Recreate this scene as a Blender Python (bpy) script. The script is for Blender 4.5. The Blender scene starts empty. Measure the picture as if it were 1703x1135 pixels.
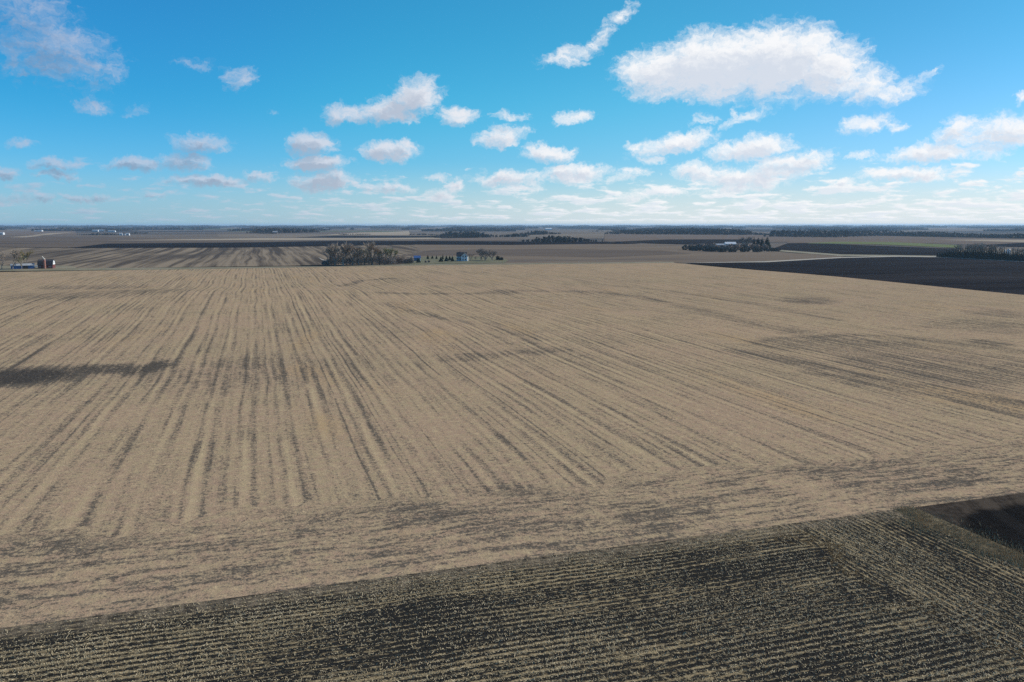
import bpy, bmesh, math, random
import numpy as np
from mathutils import Vector

random.seed(11)
R = math.radians
sc = bpy.context.scene
C = sc.collection
H = 33.0                       # drone height above the field, metres

# ------------------------------------------------------------------ camera
F_PX, CX, CY, YH = 1325.0, 851.5, 567.5, 374.0
PITCH = math.atan((CY - YH) / F_PX)
YAW = R(17.6)
cam_d = bpy.data.cameras.new('camera')
cam_d.sensor_width = 36.0
cam_d.lens = F_PX / 1703 * 36.0
cam_d.clip_start = 0.5
cam_d.clip_end = 80000
cam = bpy.data.objects.new('camera', cam_d)
cam.location = (0, 0, H)
cam.rotation_euler = (math.pi / 2 - PITCH, 0, -YAW)
C.objects.link(cam)
sc.camera = cam


# ------------------------------------------------------------------ relief of the land
def gz(x, y):
    x = np.asarray(x, float)
    y = np.asarray(y, float)

    def g(cx, cy, sx, sy, a):
        return a * np.exp(-((x - cx) / sx) ** 2 - ((y - cy) / sy) ** 2)
    z = g(-60, 372, 120, 75, 2.6) + g(-60, 470, 170, 45, -1.2) + g(-120, 200, 100, 45, -1.2)
    z += g(150, 330, 90, 70, -1.6) + g(260, 420, 110, 90, 1.5) + g(60, 250, 60, 50, 0.9) + g(230, 215, 60, 40, -1.0)
    d = np.hypot(x, y)
    a = np.clip((d - 620) / 900, 0, 1)
    a = a * a * (3 - 2 * a) * (1 - 0.75 * np.clip((d - 3500) / 3000, 0, 1))
    z += a * (2.6 * np.sin(x / 420 + 1.3) * np.sin(y / 560 + .5) + 1.7 * np.sin(y / 270 + x / 900 + 2) + 1.2 * np.sin(x / 210 - y / 700))
    return z


def gz1(x, y):
    return float(gz(x, y))


def at(u, v):
    """the ground point seen along one direction from the drone (walks the sight line to the land)"""
    x = (u - CX) / F_PX
    yy = -(v - CY) / F_PX
    fw = math.cos(PITCH) + yy * math.sin(PITCH)
    up = -math.sin(PITCH) + yy * math.cos(PITCH)
    dx = x * math.cos(YAW) + fw * math.sin(YAW)
    dy = -x * math.sin(YAW) + fw * math.cos(YAW)
    t0 = H / -up
    ts = np.linspace(0.7 * t0, 1.35 * t0, 700)
    s = H + up * ts - gz(dx * ts, dy * ts)
    k = np.argmax(s <= 0) if (s <= 0).any() else len(ts) - 1
    if k > 0 and s[k - 1] != s[k]:
        f = s[k - 1] / (s[k - 1] - s[k])
        t = ts[k - 1] + f * (ts[k] - ts[k - 1])
    else:
        t = ts[k]
    return dx * t, dy * t


def at_dist(u, d):
    """ground point at a given distance on a compass bearing"""
    b = YAW + math.atan((u - CX) / F_PX)
    return d * math.sin(b), d * math.cos(b)


# ------------------------------------------------------------------ material helper
class NT:
    def __init__(s, tree):
        s.t = tree

    def n(s, typ, **kw):
        o = s.t.nodes.new(typ)
        for k, v in kw.items():
            setattr(o, k, v)
        return o

    def put(s, sock, v):
        if v is None:
            return
        if isinstance(v, bpy.types.NodeSocket):
            s.t.links.new(v, sock)
        elif isinstance(v, (tuple, list)):
            v = tuple(v)
            if len(sock.default_value) == 4 and len(v) == 3:
                v = v + (1,)
            sock.default_value = v
        else:
            sock.default_value = v

    def m(s, op, a, b=None, c=None, clamp=False):
        o = s.n('ShaderNodeMath', operation=op, use_clamp=clamp)
        s.put(o.inputs[0], a)
        s.put(o.inputs[1], b)
        s.put(o.inputs[2], c)
        return o.outputs[0]

    def add(s, a, b): return s.m('ADD', a, b)
    def sub(s, a, b): return s.m('SUBTRACT', a, b)
    def mul(s, a, b): return s.m('MULTIPLY', a, b)
    def mx(s, a, b): return s.m('MAXIMUM', a, b)

    def vm(s, op, a, b=None, scale=None):
        o = s.n('ShaderNodeVectorMath', operation=op)
        s.put(o.inputs[0], a)
        if b is not None:
            s.put(o.inputs[1], b)
        if scale is not None:
            s.put(o.inputs['Scale'], scale)
        return o.outputs['Value'] if op in ('DOT_PRODUCT', 'LENGTH', 'DISTANCE') else o.outputs[0]

    def xyz(s, x, y, z=0.0):
        o = s.n('ShaderNodeCombineXYZ')
        s.put(o.inputs[0], x)
        s.put(o.inputs[1], y)
        s.put(o.inputs[2], z)
        return o.outputs[0]

    def sep(s, v):
        o = s.n('ShaderNodeSeparateXYZ')
        s.put(o.inputs[0], v)
        return o.outputs

    def noise(s, vec, scale=1.0, detail=2.0, rough=0.5, lac=2.0, dist=0.0, col=False):
        o = s.n('ShaderNodeTexNoise')
        s.put(o.inputs['Vector'], vec)
        o.inputs['Scale'].default_value = scale
        o.inputs['Detail'].default_value = detail
        o.inputs['Roughness'].default_value = rough
        o.inputs['Lacunarity'].default_value = lac
        o.inputs['Distortion'].default_value = dist
        return o.outputs['Color'] if col else o.outputs[0]

    def smooth(s, x, lo, hi, a=0.0, b=1.0):
        o = s.n('ShaderNodeMapRange', interpolation_type='SMOOTHSTEP')
        s.put(o.inputs['Value'], x)
        s.put(o.inputs['From Min'], lo)
        s.put(o.inputs['From Max'], hi)
        s.put(o.inputs['To Min'], a)
        s.put(o.inputs['To Max'], b)
        return o.outputs[0]

    def mix(s, f, a, b):
        o = s.n('ShaderNodeMix', data_type='RGBA')
        s.put(o.inputs[0], f)
        s.put(o.inputs[6], a)
        s.put(o.inputs[7], b)
        return o.outputs[2]

    def bump(s, h, strength, dist):
        o = s.n('ShaderNodeBump')
        o.inputs['Strength'].default_value = strength
        o.inputs['Distance'].default_value = dist
        s.put(o.inputs['Height'], h)
        return o.outputs[0]


def material(name, rough=0.9, spec=0.2):
    m = bpy.data.materials.new(name)
    m.use_nodes = True
    b = m.node_tree.nodes['Principled BSDF']
    b.inputs['Roughness'].default_value = rough
    b.inputs['Specular IOR Level'].default_value = spec
    return m, NT(m.node_tree), b


def pos(g):
    return g.n('ShaderNodeNewGeometry').outputs['Position']


def simple(name, c1, c2, scale=0.5, rough=0.9, spec=0.2, stretch=(1, 1, 1), detail=4):
    """a weathered, blotchy surface between two colours"""
    m, g, b = material(name, rough, spec)
    p = g.vm('MULTIPLY', g.n('ShaderNodeTexCoord').outputs['Object'], stretch)
    n = g.smooth(g.noise(p, scale, detail, .6), .3, .7)
    g.put(b.inputs['Base Color'], g.mix(n, c1, c2))
    return m


def foliage_mat(name, c1, c2, c3, trans=0.0):
    m, g, b = material(name, 0.8, 0.15)
    rnd = g.n('ShaderNodeNewGeometry').outputs['Random Per Island']
    oi = g.n('ShaderNodeObjectInfo').outputs['Random']
    n = g.noise(pos(g), 0.35, 2, .6)
    c = g.mix(g.smooth(rnd, 0, 1), c1, c2)
    c = g.mix(g.mul(g.smooth(g.add(n, g.mul(oi, .25)), .45, .8), .7), c, c3)
    g.put(b.inputs['Base Color'], c)
    return m


# ------------------------------------------------------------------ field materials
Y0, Y1, X1 = 2.17 * H, 19.55 * H, 10.45 * H
HEAD = 2.74 * H


def far_field(name, c1, c2, row=0.5, dark=None, axis='x', strip=18.0, patchy=.5, blot=1.0, diag=0.0):
    """a distant field: rows along one axis, wet blotches, worked strips"""
    m, g, b = material(name, 1.0, 0.0)
    p = g.sep(pos(g))
    x, y = (p[0], p[1]) if axis == 'x' else (p[1], p[0])
    if diag:
        y = g.add(y, g.mul(x, diag))
    wob = g.mul(g.noise(pos(g), .005, 2), 9)
    s1 = g.noise(g.xyz(g.mul(x, .0022), g.mul(g.add(y, wob), 1.0 / strip)), 1.0, 3, .6)
    s2 = g.noise(g.xyz(g.mul(x, .004), g.mul(y, .011)), 1.0, 4, .6)
    fine = g.noise(pos(g), .5, 4, .7)
    f = g.add(g.mul(g.sub(s1, .5), row * 2.2), g.add(g.mul(g.sub(s2, .5), patchy * 2.4), g.mul(g.sub(fine, .5), .7)))
    c = g.mix(g.smooth(f, -.7, .7), c1, c2)
    if dark:
        c = g.mix(g.mul(g.smooth(g.noise(g.xyz(g.mul(x, .003), g.mul(y, .008)), 1, 4, .6), .52, .68), blot), c, dark)
    g.put(b.inputs['Base Color'], c)
    return m


def stubble_material():
    m, g, b = material('harvested_stubble', 1.0, 0.0)
    P = pos(g)
    px, py, _ = g.sep(P)
    soil_attr = g.n('ShaderNodeAttribute', attribute_name='soil').outputs['Fac']
    # rows run along y; in the headland they run along x
    hn = g.noise(P, .045, 3, .6)
    hm = g.smooth(g.add(py, g.mul(g.sub(hn, .5), 26)), HEAD - 2.5, HEAD + 2.5)      # 0 in headland
    sway = g.mul(g.sub(g.noise(g.xyz(g.mul(px, .02), g.mul(py, .012)), 1, 2), .5), 3.2)
    xs = g.add(px, sway)
    ys = g.add(py, g.mul(g.sub(g.noise(P, .035, 3), .5), 5.0))
    a_main = g.xyz(xs, g.mul(py, .05))
    a_head = g.xyz(ys, g.mul(px, .06), 40.0)
    mixv = g.n('ShaderNodeMix', data_type='VECTOR')
    g.put(mixv.inputs[0], hm)
    g.put(mixv.inputs[4], a_head)
    g.put(mixv.inputs[5], a_main)
    A = mixv.outputs[1]
    ac = g.sep(A)[0]
    # combine passes 6.1 m wide: pale chaff ridge, darker flanks, wheel tracks
    W = 6.1
    t = g.m('FRACT', g.m('DIVIDE', ac, W))
    cell = g.m('FLOOR', g.m('DIVIDE', ac, W))
    cr = g.n('ShaderNodeTexWhiteNoise', noise_dimensions='1D')
    g.put(cr.inputs['W'], cell)
    cr = cr.outputs[0]
    along = g.noise(g.xyz(g.mul(cell, 7.3), g.mul(py, .016), g.mul(px, .004)), 1, 3, .6)

    def bandp(c, w):
        q = g.m('DIVIDE', g.sub(t, c), w)
        return g.m('POWER', 2.718, g.mul(g.mul(q, q), -1.0))
    ridge = bandp(.5, .075)
    flank = g.add(bandp(.33, .07), bandp(.72, .11))
    wheel = g.add(bandp(.1, .03), bandp(.93, .03))
    st1 = g.noise(g.vm('MULTIPLY', A, (.42, .35, 1)), 1, 3, .55)
    st2 = g.noise(g.vm('MULTIPLY', A, (1.6, 1.0, 1)), 1, 2, .5)
    blot = g.noise(P, .03, 4, .6)
    blot2 = g.noise(P, .16, 4, .62)
    hmi = g.sub(1.0, hm)
    hblot = g.noise(g.xyz(g.mul(px, .13), g.mul(ys, .42), 3.0), 1, 5, .62)
    # how much bare soil shows
    k = g.mul(g.add(g.mul(flank, .40), g.mul(ridge, -.18)), g.smooth(along, .25, .7, .25, 1.35))
    sub_ = g.m('SINE', g.mul(ac, 2 * math.pi / (W / 3)))
    sub2 = g.m('SINE', g.add(g.mul(ac, 2 * math.pi / (W / 2)), 1.1))
    k = g.add(k, g.mul(g.mul(hm, g.smooth(along, .3, .7, .35, 1.0)), g.add(g.mul(sub_, .11), g.mul(sub2, .07))))
    k = g.add(k, g.mul(wheel, g.mul(g.smooth(cr, .35, .9), .55)))
    k = g.mul(k, g.smooth(g.sub(px, g.mul(py, .32)), 20, 110, 1.0, .6))
    k = g.mul(k, g.add(g.mul(hm, .8), .2))
    k = g.add(k, g.mul(g.sub(st1, .5), 1.5))
    k = g.add(k, g.mul(g.sub(st2, .5), 1.1))
    k = g.add(k, g.mul(g.sub(blot, .5), .6))
    k = g.add(k, g.mul(g.sub(blot2, .5), .8))
    k = g.add(k, g.mul(hmi, g.add(g.add(g.mul(g.sub(hblot, .5), 2.0), g.mul(g.sub(g.noise(g.xyz(g.mul(px, .45), g.mul(ys, 1.5), 5.0), 1, 3, .6), .5), 1.8)), .27)))
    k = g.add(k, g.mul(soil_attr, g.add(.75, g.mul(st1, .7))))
    f1 = g.noise(P, 1.5, 4, .7)
    f2 = g.noise(P, 4.6, 3, .72)
    fs = g.add(g.mul(g.sub(f1, .5), 2.5), g.mul(g.sub(f2, .5), 2.3))
    efn = g.mul(g.noise(P, .45, 4, .65), 7.0)
    edge = g.mx(g.smooth(g.sub(g.add(py, efn), Y0), 6.5, 2.5), g.smooth(g.add(px, efn), X1 + .5, X1 + 4))
    k = g.add(k, g.mul(edge, .08))
    soil = g.smooth(g.add(g.mul(k, .85), fs), -.02, .70)
    h1 = g.noise(P, .55, 5, .72)
    h2 = g.noise(g.vm('ADD', P, (57, 31, 0)), .8, 5, .72)
    f3 = g.noise(g.vm('ADD', P, (11, 73, 0)), 3.1, 4, .78)
    tan1 = g.mix(g.smooth(g.add(h1, g.mul(g.sub(blot, .5), .5)), .36, .64), (.405, .272, .178), (.410, .305, .178))
    tan2 = g.mix(g.smooth(h2, .45, .72, 0, .75), tan1, (.59, .43, .25))
    tan2 = g.mix(g.mul(g.mul(ridge, hm), g.smooth(along, .4, .7, .05, .36)), tan2, (.64, .49, .27))
    tan2 = g.mix(g.smooth(f3, .47, .72, 0, .8), tan2, (.20, .142, .095))
    ochre = g.smooth(g.noise(g.xyz(g.mul(px, .05), g.mul(py, .014), 9), 1, 3, .5), .58, .75, 0, .5)
    tan2 = g.mix(ochre, tan2, (.46, .295, .14))
    so = g.mix(g.smooth(g.add(g.mul(f3, .6), g.mul(h2, .4)), .38, .62), (.028, .029, .028), (.13, .113, .09))
    # far across the field the stalks lie over the soil and read greyer
    mid = g.mix(g.smooth(h1, .4, .62), (.225, .163, .112), (.305, .224, .150))
    col = g.mix(g.mul(g.smooth(soil, 0, .6), .85), tan2, mid)
    col = g.mix(g.mul(g.smooth(soil, .5, 1.12), .88), col, so)
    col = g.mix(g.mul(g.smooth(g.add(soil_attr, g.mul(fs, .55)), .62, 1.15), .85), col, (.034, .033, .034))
    g.put(b.inputs['Base Color'], col)
    g.put(b.inputs['Normal'], g.bump(g.add(g.mul(f1, .6), g.mul(f2, .5)), .55, .25))
    return m


XT = 1.62 * H          # where the rows of the near field turn


def cornstalk_material():
    m, g, b = material('corn_stubble', 1.0, 0.0)
    P = pos(g)
    px, py, _ = g.sep(P)
    tn = g.mul(g.sub(g.noise(P, .16, 5, .7), .5), 26)
    sw = g.smooth(g.add(px, tn), XT - .5, XT + .5)
    wx = g.mul(g.sub(g.noise(P, .05, 2), .5), 1.6)
    ac = g.add(g.mul(g.sub(1.0, sw), py), g.mul(sw, px))
    al = g.add(g.mul(g.sub(1.0, sw), px), g.mul(sw, py))
    acw = g.add(ac, wx)
    t = g.m('FRACT', g.m('DIVIDE', acw, .76))
    q = g.m('DIVIDE', g.sub(t, .5), .25)
    row = g.m('POWER', 2.718, g.mul(g.mul(q, q), -1.0))
    strip = g.noise(g.xyz(g.mul(acw, .34), g.mul(al, .03), sw), 1, 4, .65)
    blot = g.noise(P, .06, 4, .6)
    pn = g.noise(g.xyz(g.mul(acw, 2.6), g.mul(al, 1.2), sw), 1, 4, .72)
    fn = g.noise(P, 6.0, 3, .7)
    edge = g.smooth(g.add(py, g.mul(g.sub(g.noise(P, .3, 3), .5), 5)), Y0 - 3.5, Y0 - .8)
    k = g.add(g.mul(row, .58), g.mul(g.sub(strip, .5), 1.9))
    k = g.add(k, g.mul(g.sub(blot, .5), .9))
    k = g.add(k, g.mul(g.sub(pn, .5), 2.6))
    k = g.add(k, g.mul(g.sub(fn, .5), 1.0))
    res = g.smooth(g.sub(k, g.mul(edge, .1)), .26, .86)
    soil = g.mix(g.noise(P, 1.3, 4, .7), (.0115, .0112, .0108), (.043, .040, .035))
    straw = g.mix(g.noise(P, 2.3, 3, .7), (.28, .20, .105), (.56, .43, .245))
    col = g.mix(g.mul(res, .8), soil, straw)
    col = g.mix(g.mul(edge, g.smooth(g.noise(P, .9, 5, .75), .38, .62, .1, .9)), col, (.24, .185, .125))
    g.put(b.inputs['Base Color'], col)
    g.put(b.inputs['Normal'], g.bump(g.add(g.mul(pn, .7), g.add(g.mul(row, .25), g.mul(fn, .25))), .9, .3))
    return m


def tilled_material():
    m, g, b = material('black_tilled_soil', 1.0, 0.0)
    P = pos(g)
    px, py, _ = g.sep(P)
    # tool marks swing round the corner of the field
    r = g.vm('DISTANCE', P, (XS + 55, Y0 - 26, 0))
    s = g.noise(g.xyz(g.mul(r, .6), g.mul(px, .02)), 1, 4, .6)
    f = g.noise(P, 1.0, 5, .7)
    rim = g.smooth(g.add(py, g.mul(g.sub(g.noise(P, .15, 3), .5), 5)), Y0 - 13, Y0 - 3)
    rim2 = g.smooth(g.add(px, g.mul(g.sub(g.noise(P, .15, 3), .5), 5)), XS + 11, XS + 3)
    qx = g.mx(g.sub(9.0, g.sub(px, XS + .2)), 0.0)
    qy = g.mx(g.sub(9.0, g.sub(Y0 - 3.2, py)), 0.0)
    rr = g.sub(g.m('SQRT', g.add(g.mul(qx, qx), g.mul(qy, qy))), 9.0)
    rim = g.smooth(g.add(rr, g.mul(g.sub(g.noise(P, .35, 4, .65), .5), 3)), -.9, .9)
    c = g.mix(g.smooth(g.add(g.mul(s, .6), g.mul(f, .4)), .38, .66), (.0095, .009, .009), (.023, .021, .0195))
    c = g.mix(g.mul(rim, g.smooth(g.add(g.mul(s, .55), g.mul(f, .45)), .36, .60, .25, 1)), c, (.085, .066, .05))
    g.put(b.inputs['Base Color'], c)
    g.put(b.inputs['Normal'], g.bump(g.add(g.mul(f, .6), g.mul(s, .5)), .7, .25))
    return m


XS = 2.15 * H          # the grass strip between the two near fields


def structure(o):
    o['kind'] = 'structure'
    return o


def mesh_obj(name, verts, faces, mat, parent=None, smooth=False):
    me = bpy.data.meshes.new(name)
    me.from_pydata([tuple(v) for v in verts], [], [tuple(f) for f in faces])
    me.update()
    if smooth:
        me.shade_smooth()
    me.materials.append(mat)
    o = bpy.data.objects.new(name, me)
    C.objects.link(o)
    if parent:
        o.parent = parent
    return o


def quads_mesh(name, Q, mat, parent=None):
    """Q: (n,k,3) array of polygons with k corners"""
    Q = np.asarray(Q, np.float32)
    n, k = Q.shape[:2]
    me = bpy.data.meshes.new(name)
    me.vertices.add(n * k)
    me.vertices.foreach_set('co', Q.reshape(-1))
    me.loops.add(n * k)
    me.loops.foreach_set('vertex_index', np.arange(n * k, dtype=np.int32))
    me.polygons.add(n)
    me.polygons.foreach_set('loop_start', np.arange(0, n * k, k, dtype=np.int32))
    me.update(calc_edges=True)
    me.materials.append(mat)
    o = bpy.data.objects.new(name, me)
    C.objects.link(o)
    if parent:
        o.parent = parent
    return o


def grid_mesh(name, xs, ys, mat, dz=0.0):
    X, Y = np.meshgrid(xs, ys)
    Z = gz(X, Y) + dz
    co = np.stack([X, Y, Z], -1).reshape(-1, 3).astype(np.float32)
    nx, ny = len(xs), len(ys)
    i = np.arange((ny - 1) * (nx - 1))
    r, c = i // (nx - 1), i % (nx - 1)
    a = r * nx + c
    f = np.stack([a, a + 1, a + nx + 1, a + nx], -1).astype(np.int32)
    me = bpy.data.meshes.new(name)
    me.vertices.add(len(co))
    me.vertices.foreach_set('co', co.reshape(-1))
    me.loops.add(f.size)
    me.loops.foreach_set('vertex_index', f.reshape(-1))
    me.polygons.add(len(f))
    me.polygons.foreach_set('loop_start', np.arange(0, f.size, 4, dtype=np.int32))
    me.update(calc_edges=True)
    me.shade_smooth()
    me.materials.append(mat)
    o = bpy.data.objects.new(name, me)
    C.objects.link(o)
    return o, co


# ------------------------------------------------------------------ the land
def axis_steps():
    a = list(np.arange(0, 1500, 25)) + list(np.arange(1500, 5000, 60)) + list(np.arange(5000, 24500, 500))
    a = np.array(a, float)
    return np.concatenate([-a[::-1][:-1], a])


def ground_material():
    """the open country: a patchwork of square fields"""
    m, g, b = material('farmland', 1.0, 0.03)
    P = pos(g)
    px, py, _ = g.sep(P)
    w = g.mul(g.sub(g.noise(P, .0012, 2), .5), 200)
    gx = g.m('FLOOR', g.m('DIVIDE', g.add(px, g.add(w, 120)), 830))
    gy = g.m('FLOOR', g.m('DIVIDE', g.add(py, g.add(w, 300)), 410))
    wn = g.n('ShaderNodeTexWhiteNoise', noise_dimensions='2D')
    g.put(wn.inputs['Vector'], g.xyz(gx, gy))
    rp = g.n('ShaderNodeValToRGB')
    rp.color_ramp.interpolation = 'CONSTANT'
    els = rp.color_ramp.elements
    cols = [(0, (.20, .155, .115)), (.2, (.034, .032, .034)), (.36, (.16, .125, .10)), (.52, (.25, .195, .14)),
            (.66, (.055, .05, .05)), (.78, (.19, .15, .115)), (.9, (.12, .10, .085)), (.97, (.11, .14, .06))]
    els[0].position, els[0].color = cols[0][0], cols[0][1] + (1,)
    els[1].position, els[1].color = cols[1][0], cols[1][1] + (1,)
    for p_, c_ in cols[2:]:
        e = els.new(p_)
        e.color = c_ + (1,)
    g.put(rp.inputs[0], wn.outputs[0])
    n = g.noise(g.xyz(g.mul(px, .003), g.mul(py, .012)), 1, 4, .6)
    c = g.mix(g.smooth(n, .45, .7, 0, .6), rp.outputs[0], (.075, .066, .062))
    c = g.mix(g.mul(g.noise(P, .4, 4, .7), .35), c, (.05, .045, .04))
    g.put(b.inputs['Base Color'], c)
    return m


s = axis_steps()
ground, _ = grid_mesh('ground', s, s[s > -3100], ground_material(), -0.6)
structure(ground)

# main stubble field
xs = np.concatenate([np.arange(-420, -220, 4.0), np.arange(-220, X1, 2.2), [X1]])
ys = np.concatenate([np.arange(Y0, 300, 1.8), np.arange(300, Y1, 3.0), [Y1]])
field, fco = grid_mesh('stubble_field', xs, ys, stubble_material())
structure(field)
field['label'] = 'tan harvested field in long straight rows'


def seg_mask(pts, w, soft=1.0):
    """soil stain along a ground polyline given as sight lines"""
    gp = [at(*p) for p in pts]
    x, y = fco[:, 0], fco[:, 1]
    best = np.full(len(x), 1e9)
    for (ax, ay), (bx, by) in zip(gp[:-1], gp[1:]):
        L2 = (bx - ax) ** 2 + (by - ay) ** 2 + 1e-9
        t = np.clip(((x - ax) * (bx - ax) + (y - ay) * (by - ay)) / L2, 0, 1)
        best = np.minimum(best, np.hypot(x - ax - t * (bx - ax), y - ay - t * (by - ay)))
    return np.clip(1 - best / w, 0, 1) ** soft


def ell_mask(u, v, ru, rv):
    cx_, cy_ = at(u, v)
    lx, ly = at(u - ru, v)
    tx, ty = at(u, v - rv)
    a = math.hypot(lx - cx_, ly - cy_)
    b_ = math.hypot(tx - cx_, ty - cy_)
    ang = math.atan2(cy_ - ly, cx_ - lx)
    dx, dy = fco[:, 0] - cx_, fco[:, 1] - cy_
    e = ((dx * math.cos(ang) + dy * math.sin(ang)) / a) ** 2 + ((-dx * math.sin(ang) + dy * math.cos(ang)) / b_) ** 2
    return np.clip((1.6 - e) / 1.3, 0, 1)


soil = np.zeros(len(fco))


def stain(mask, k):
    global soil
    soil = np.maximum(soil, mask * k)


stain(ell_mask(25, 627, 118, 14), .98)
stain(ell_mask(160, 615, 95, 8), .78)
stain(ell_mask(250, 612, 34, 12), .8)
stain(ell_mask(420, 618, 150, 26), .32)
stain(ell_mask(1345, 500, 45, 6), .5)
stain(ell_mask(1660, 521, 55, 6), .3)
stain(ell_mask(835, 486, 26, 4), .5)
stain(seg_mask([(630, 487), (700, 489), (780, 489), (845, 486)], 7, .9), .45)
stain(seg_mask([(860, 484), (980, 485), (1075, 495), (1150, 513), (1220, 532), (1330, 552)], 7, .9), .40)
stain(seg_mask([(1000, 474), (1110, 483), (1240, 503), (1390, 532)], 4, .8), .3)
stain(seg_mask([(1255, 573), (1300, 562), (1360, 562), (1400, 558), (1450, 558), (1510, 563)], 6, 1), .5)
stain(seg_mask([(1510, 563), (1600, 573), (1703, 588)], 6, .8), .4)
stain(ell_mask(1645, 570, 35, 5), .42)
stain(seg_mask([(1230, 585), (1330, 603), (1450, 625), (1580, 650), (1703, 672)], 6, .7), .5)
stain(seg_mask([(1335, 620), (1400, 627), (1480, 645), (1600, 668), (1703, 694)], 3, .8), .42)
stain(ell_mask(1560, 610, 190, 26), .42)
stain(ell_mask(1420, 575, 170, 12), .34)
stain(ell_mask(1640, 545, 120, 12), .25)
stain(seg_mask([(760, 597), (850, 588), (920, 584)], 6, .7), .36)
stain(ell_mask(800, 592, 40, 6), .36)
stain(seg_mask([(640, 505), (740, 530), (800, 540), (900, 565)], 4, .7), .35)
stain(seg_mask([(0, 615), (35, 606), (60, 585), (92, 556)], 1.5, .8), .7)
stain(seg_mask([(570, 476), (600, 467), (655, 463)], 5, .7), .45)
stain(ell_mask(850, 815, 60, 12), .3)
stain(ell_mask(1470, 790, 160, 22), .32)
stain(ell_mask(690, 850, 150, 18), .16)
stain(ell_mask(120, 905, 150, 18), .24)
for vv, k in ((478, .35), (487, .3)):
    stain(ell_mask(170, vv, 90, 4), k)
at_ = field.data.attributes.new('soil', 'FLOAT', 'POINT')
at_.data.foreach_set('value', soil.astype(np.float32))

# near field with cornstalk rows, black tilled field, grass strip
near, _ = grid_mesh('cornstalk_field', np.concatenate([np.arange(-260, XS - 1.5, 3.0), [XS - 1.5]]),
                    np.concatenate([np.arange(-160, Y0, 3.0), [Y0]]), cornstalk_material())
structure(near)
near['label'] = 'dark field with rows of pale cornstalk stubble'
till, _ = grid_mesh('tilled_field', np.concatenate([np.arange(XS + 1.5, 420, 3.0), [420]]),
                    np.concatenate([np.arange(-160, Y0, 3.0), [Y0]]), tilled_material())
structure(till)
verge_m = simple('dry_verge', (.05, .043, .03), (.24, .185, .11), 1.1, spec=0)
verge, _ = grid_mesh('grass_verge', np.linspace(XS - 1.5, XS + 1.5, 4), np.concatenate([np.arange(-160, Y0, 3.0), [Y0]]), verge_m)
structure(verge)


# far field patches
def patch(name, pix, mat, dz=-0.2, step=None, label=None):
    pts = [at(u, v) if v > 0 else at_dist(u, -v) for u, v in pix]
    bm = bmesh.new()
    vs = [bm.verts.new((x, y, 0)) for x, y in pts]
    bm.faces.new(vs)
    x0, x1 = min(p[0] for p in pts), max(p[0] for p in pts)
    y0, y1 = min(p[1] for p in pts), max(p[1] for p in pts)
    step = step or max(35.0, max(x1 - x0, y1 - y0) / 45)
    for a0, a1, no in ((x0, x1, (1, 0, 0)), (y0, y1, (0, 1, 0))):
        a = a0 + step
        while a < a1 - 1:
            gm = bm.verts[:] + bm.edges[:] + bm.faces[:]
            bmesh.ops.bisect_plane(bm, geom=gm, plane_co=(a if no[0] else 0, a if no[1] else 0, 0), plane_no=no)
            a += step
    for v in bm.verts:
        v.co.z = gz1(v.co.x, v.co.y) + dz
    bmesh.ops.triangulate(bm, faces=[f for f in bm.faces if len(f.verts) > 4])
    for f in bm.faces:
        f.smooth = True
        if f.normal.z < 0:
            f.normal_flip()
    me = bpy.data.meshes.new(name)
    bm.to_mesh(me)
    bm.free()
    me.materials.append(mat)
    o = bpy.data.objects.new(name, me)
    C.objects.link(o)
    structure(o)
    if label:
        o['label'] = label
    return o


m_tan = far_field('far_stubble', (.155, .118, .09), (.225, .175, .128), .7, (.115, .097, .085), 'x', 16, .5, .7)
m_tan2 = far_field('striped_stubble', (.085, .069, .057), (.27, .21, .148), 2.4, (.08, .068, .06), 'y', 8, .9, .7)
m_brown = far_field('brown_field', (.105, .083, .068), (.17, .133, .105), .4, (.075, .066, .062), 'x', 22, .5, .8)
m_mauve = far_field('grey_field', (.135, .104, .086), (.20, .155, .12), .35, None, 'x', 30, .5)
m_black = far_field('black_field', (.010, .010, .012), (.034, .031, .033), 1.3, (.06, .053, .052), 'x', 9, .5, .35)
m_black2 = far_field('blue_black_ground', (.010, .0105, .0135), (.024, .023, .026), .6, None, 'x', 20, .4)  # blue-black tone of the long far band and the small dark patches
m_pale = far_field('pale_stubble', (.30, .24, .175), (.40, .325, .235), .3, None, 'x', 25, .4)
m_green = far_field('winter_crop', (.13, .155, .065), (.185, .205, .095), .3, None, 'x', 20, .4)
m_lawn = simple('dry_lawn', (.10, .10, .045), (.20, .165, .09), .05)
m_grass = simple('roadside_grass', (.17, .15, .085), (.27, .22, .14), .06)
m_road = simple('gravel_road', (.33, .285, .225), (.42, .37, .30), .1)

patch('stubble_field', [(-40, 449), (-40, 411), (125, 413), (700, 407), (690, 437), (540, 441)], m_tan2)
patch('stubble_field', [(690, 439), (690, 407), (850, 406), (1060, 406), (1160, 408), (1165, 417), (1275, 420), (1275, 434), (1122, 437)], m_tan)
patch('brown_field', [(660, 426), (720, 416), (900, 414), (1100, 417), (1150, 422), (1000, 428), (800, 424)], m_brown, -0.1)
patch('brown_field', [(-40, 410), (-40, 393), (160, 393), (430, 401), (690, 400), (690, 402.5), (300, 404), (110, 412)], m_brown)
patch('black_field', [(118, 412.6), (178, 405.3), (420, 403.3), (560, 400.8), (700, 401), (860, 402), (1000, 402), (1066, 405.2), (850, 407.6), (690, 407), (550, 409.5), (400, 412)], m_black2, -0.1)
patch('pale_field', [(170, 400.3), (430, 396.2), (730, 395.2), (735, 397.5), (430, 399.5)], m_pale, -0.1)
patch('dark_field', [(490, 394.9), (560, 392), (740, 392.3), (730, 395)], m_black2, -0.1)
patch('pale_field', [(540, 391.3), (600, 387), (680, 384.5), (682, 391)], m_pale)
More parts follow.
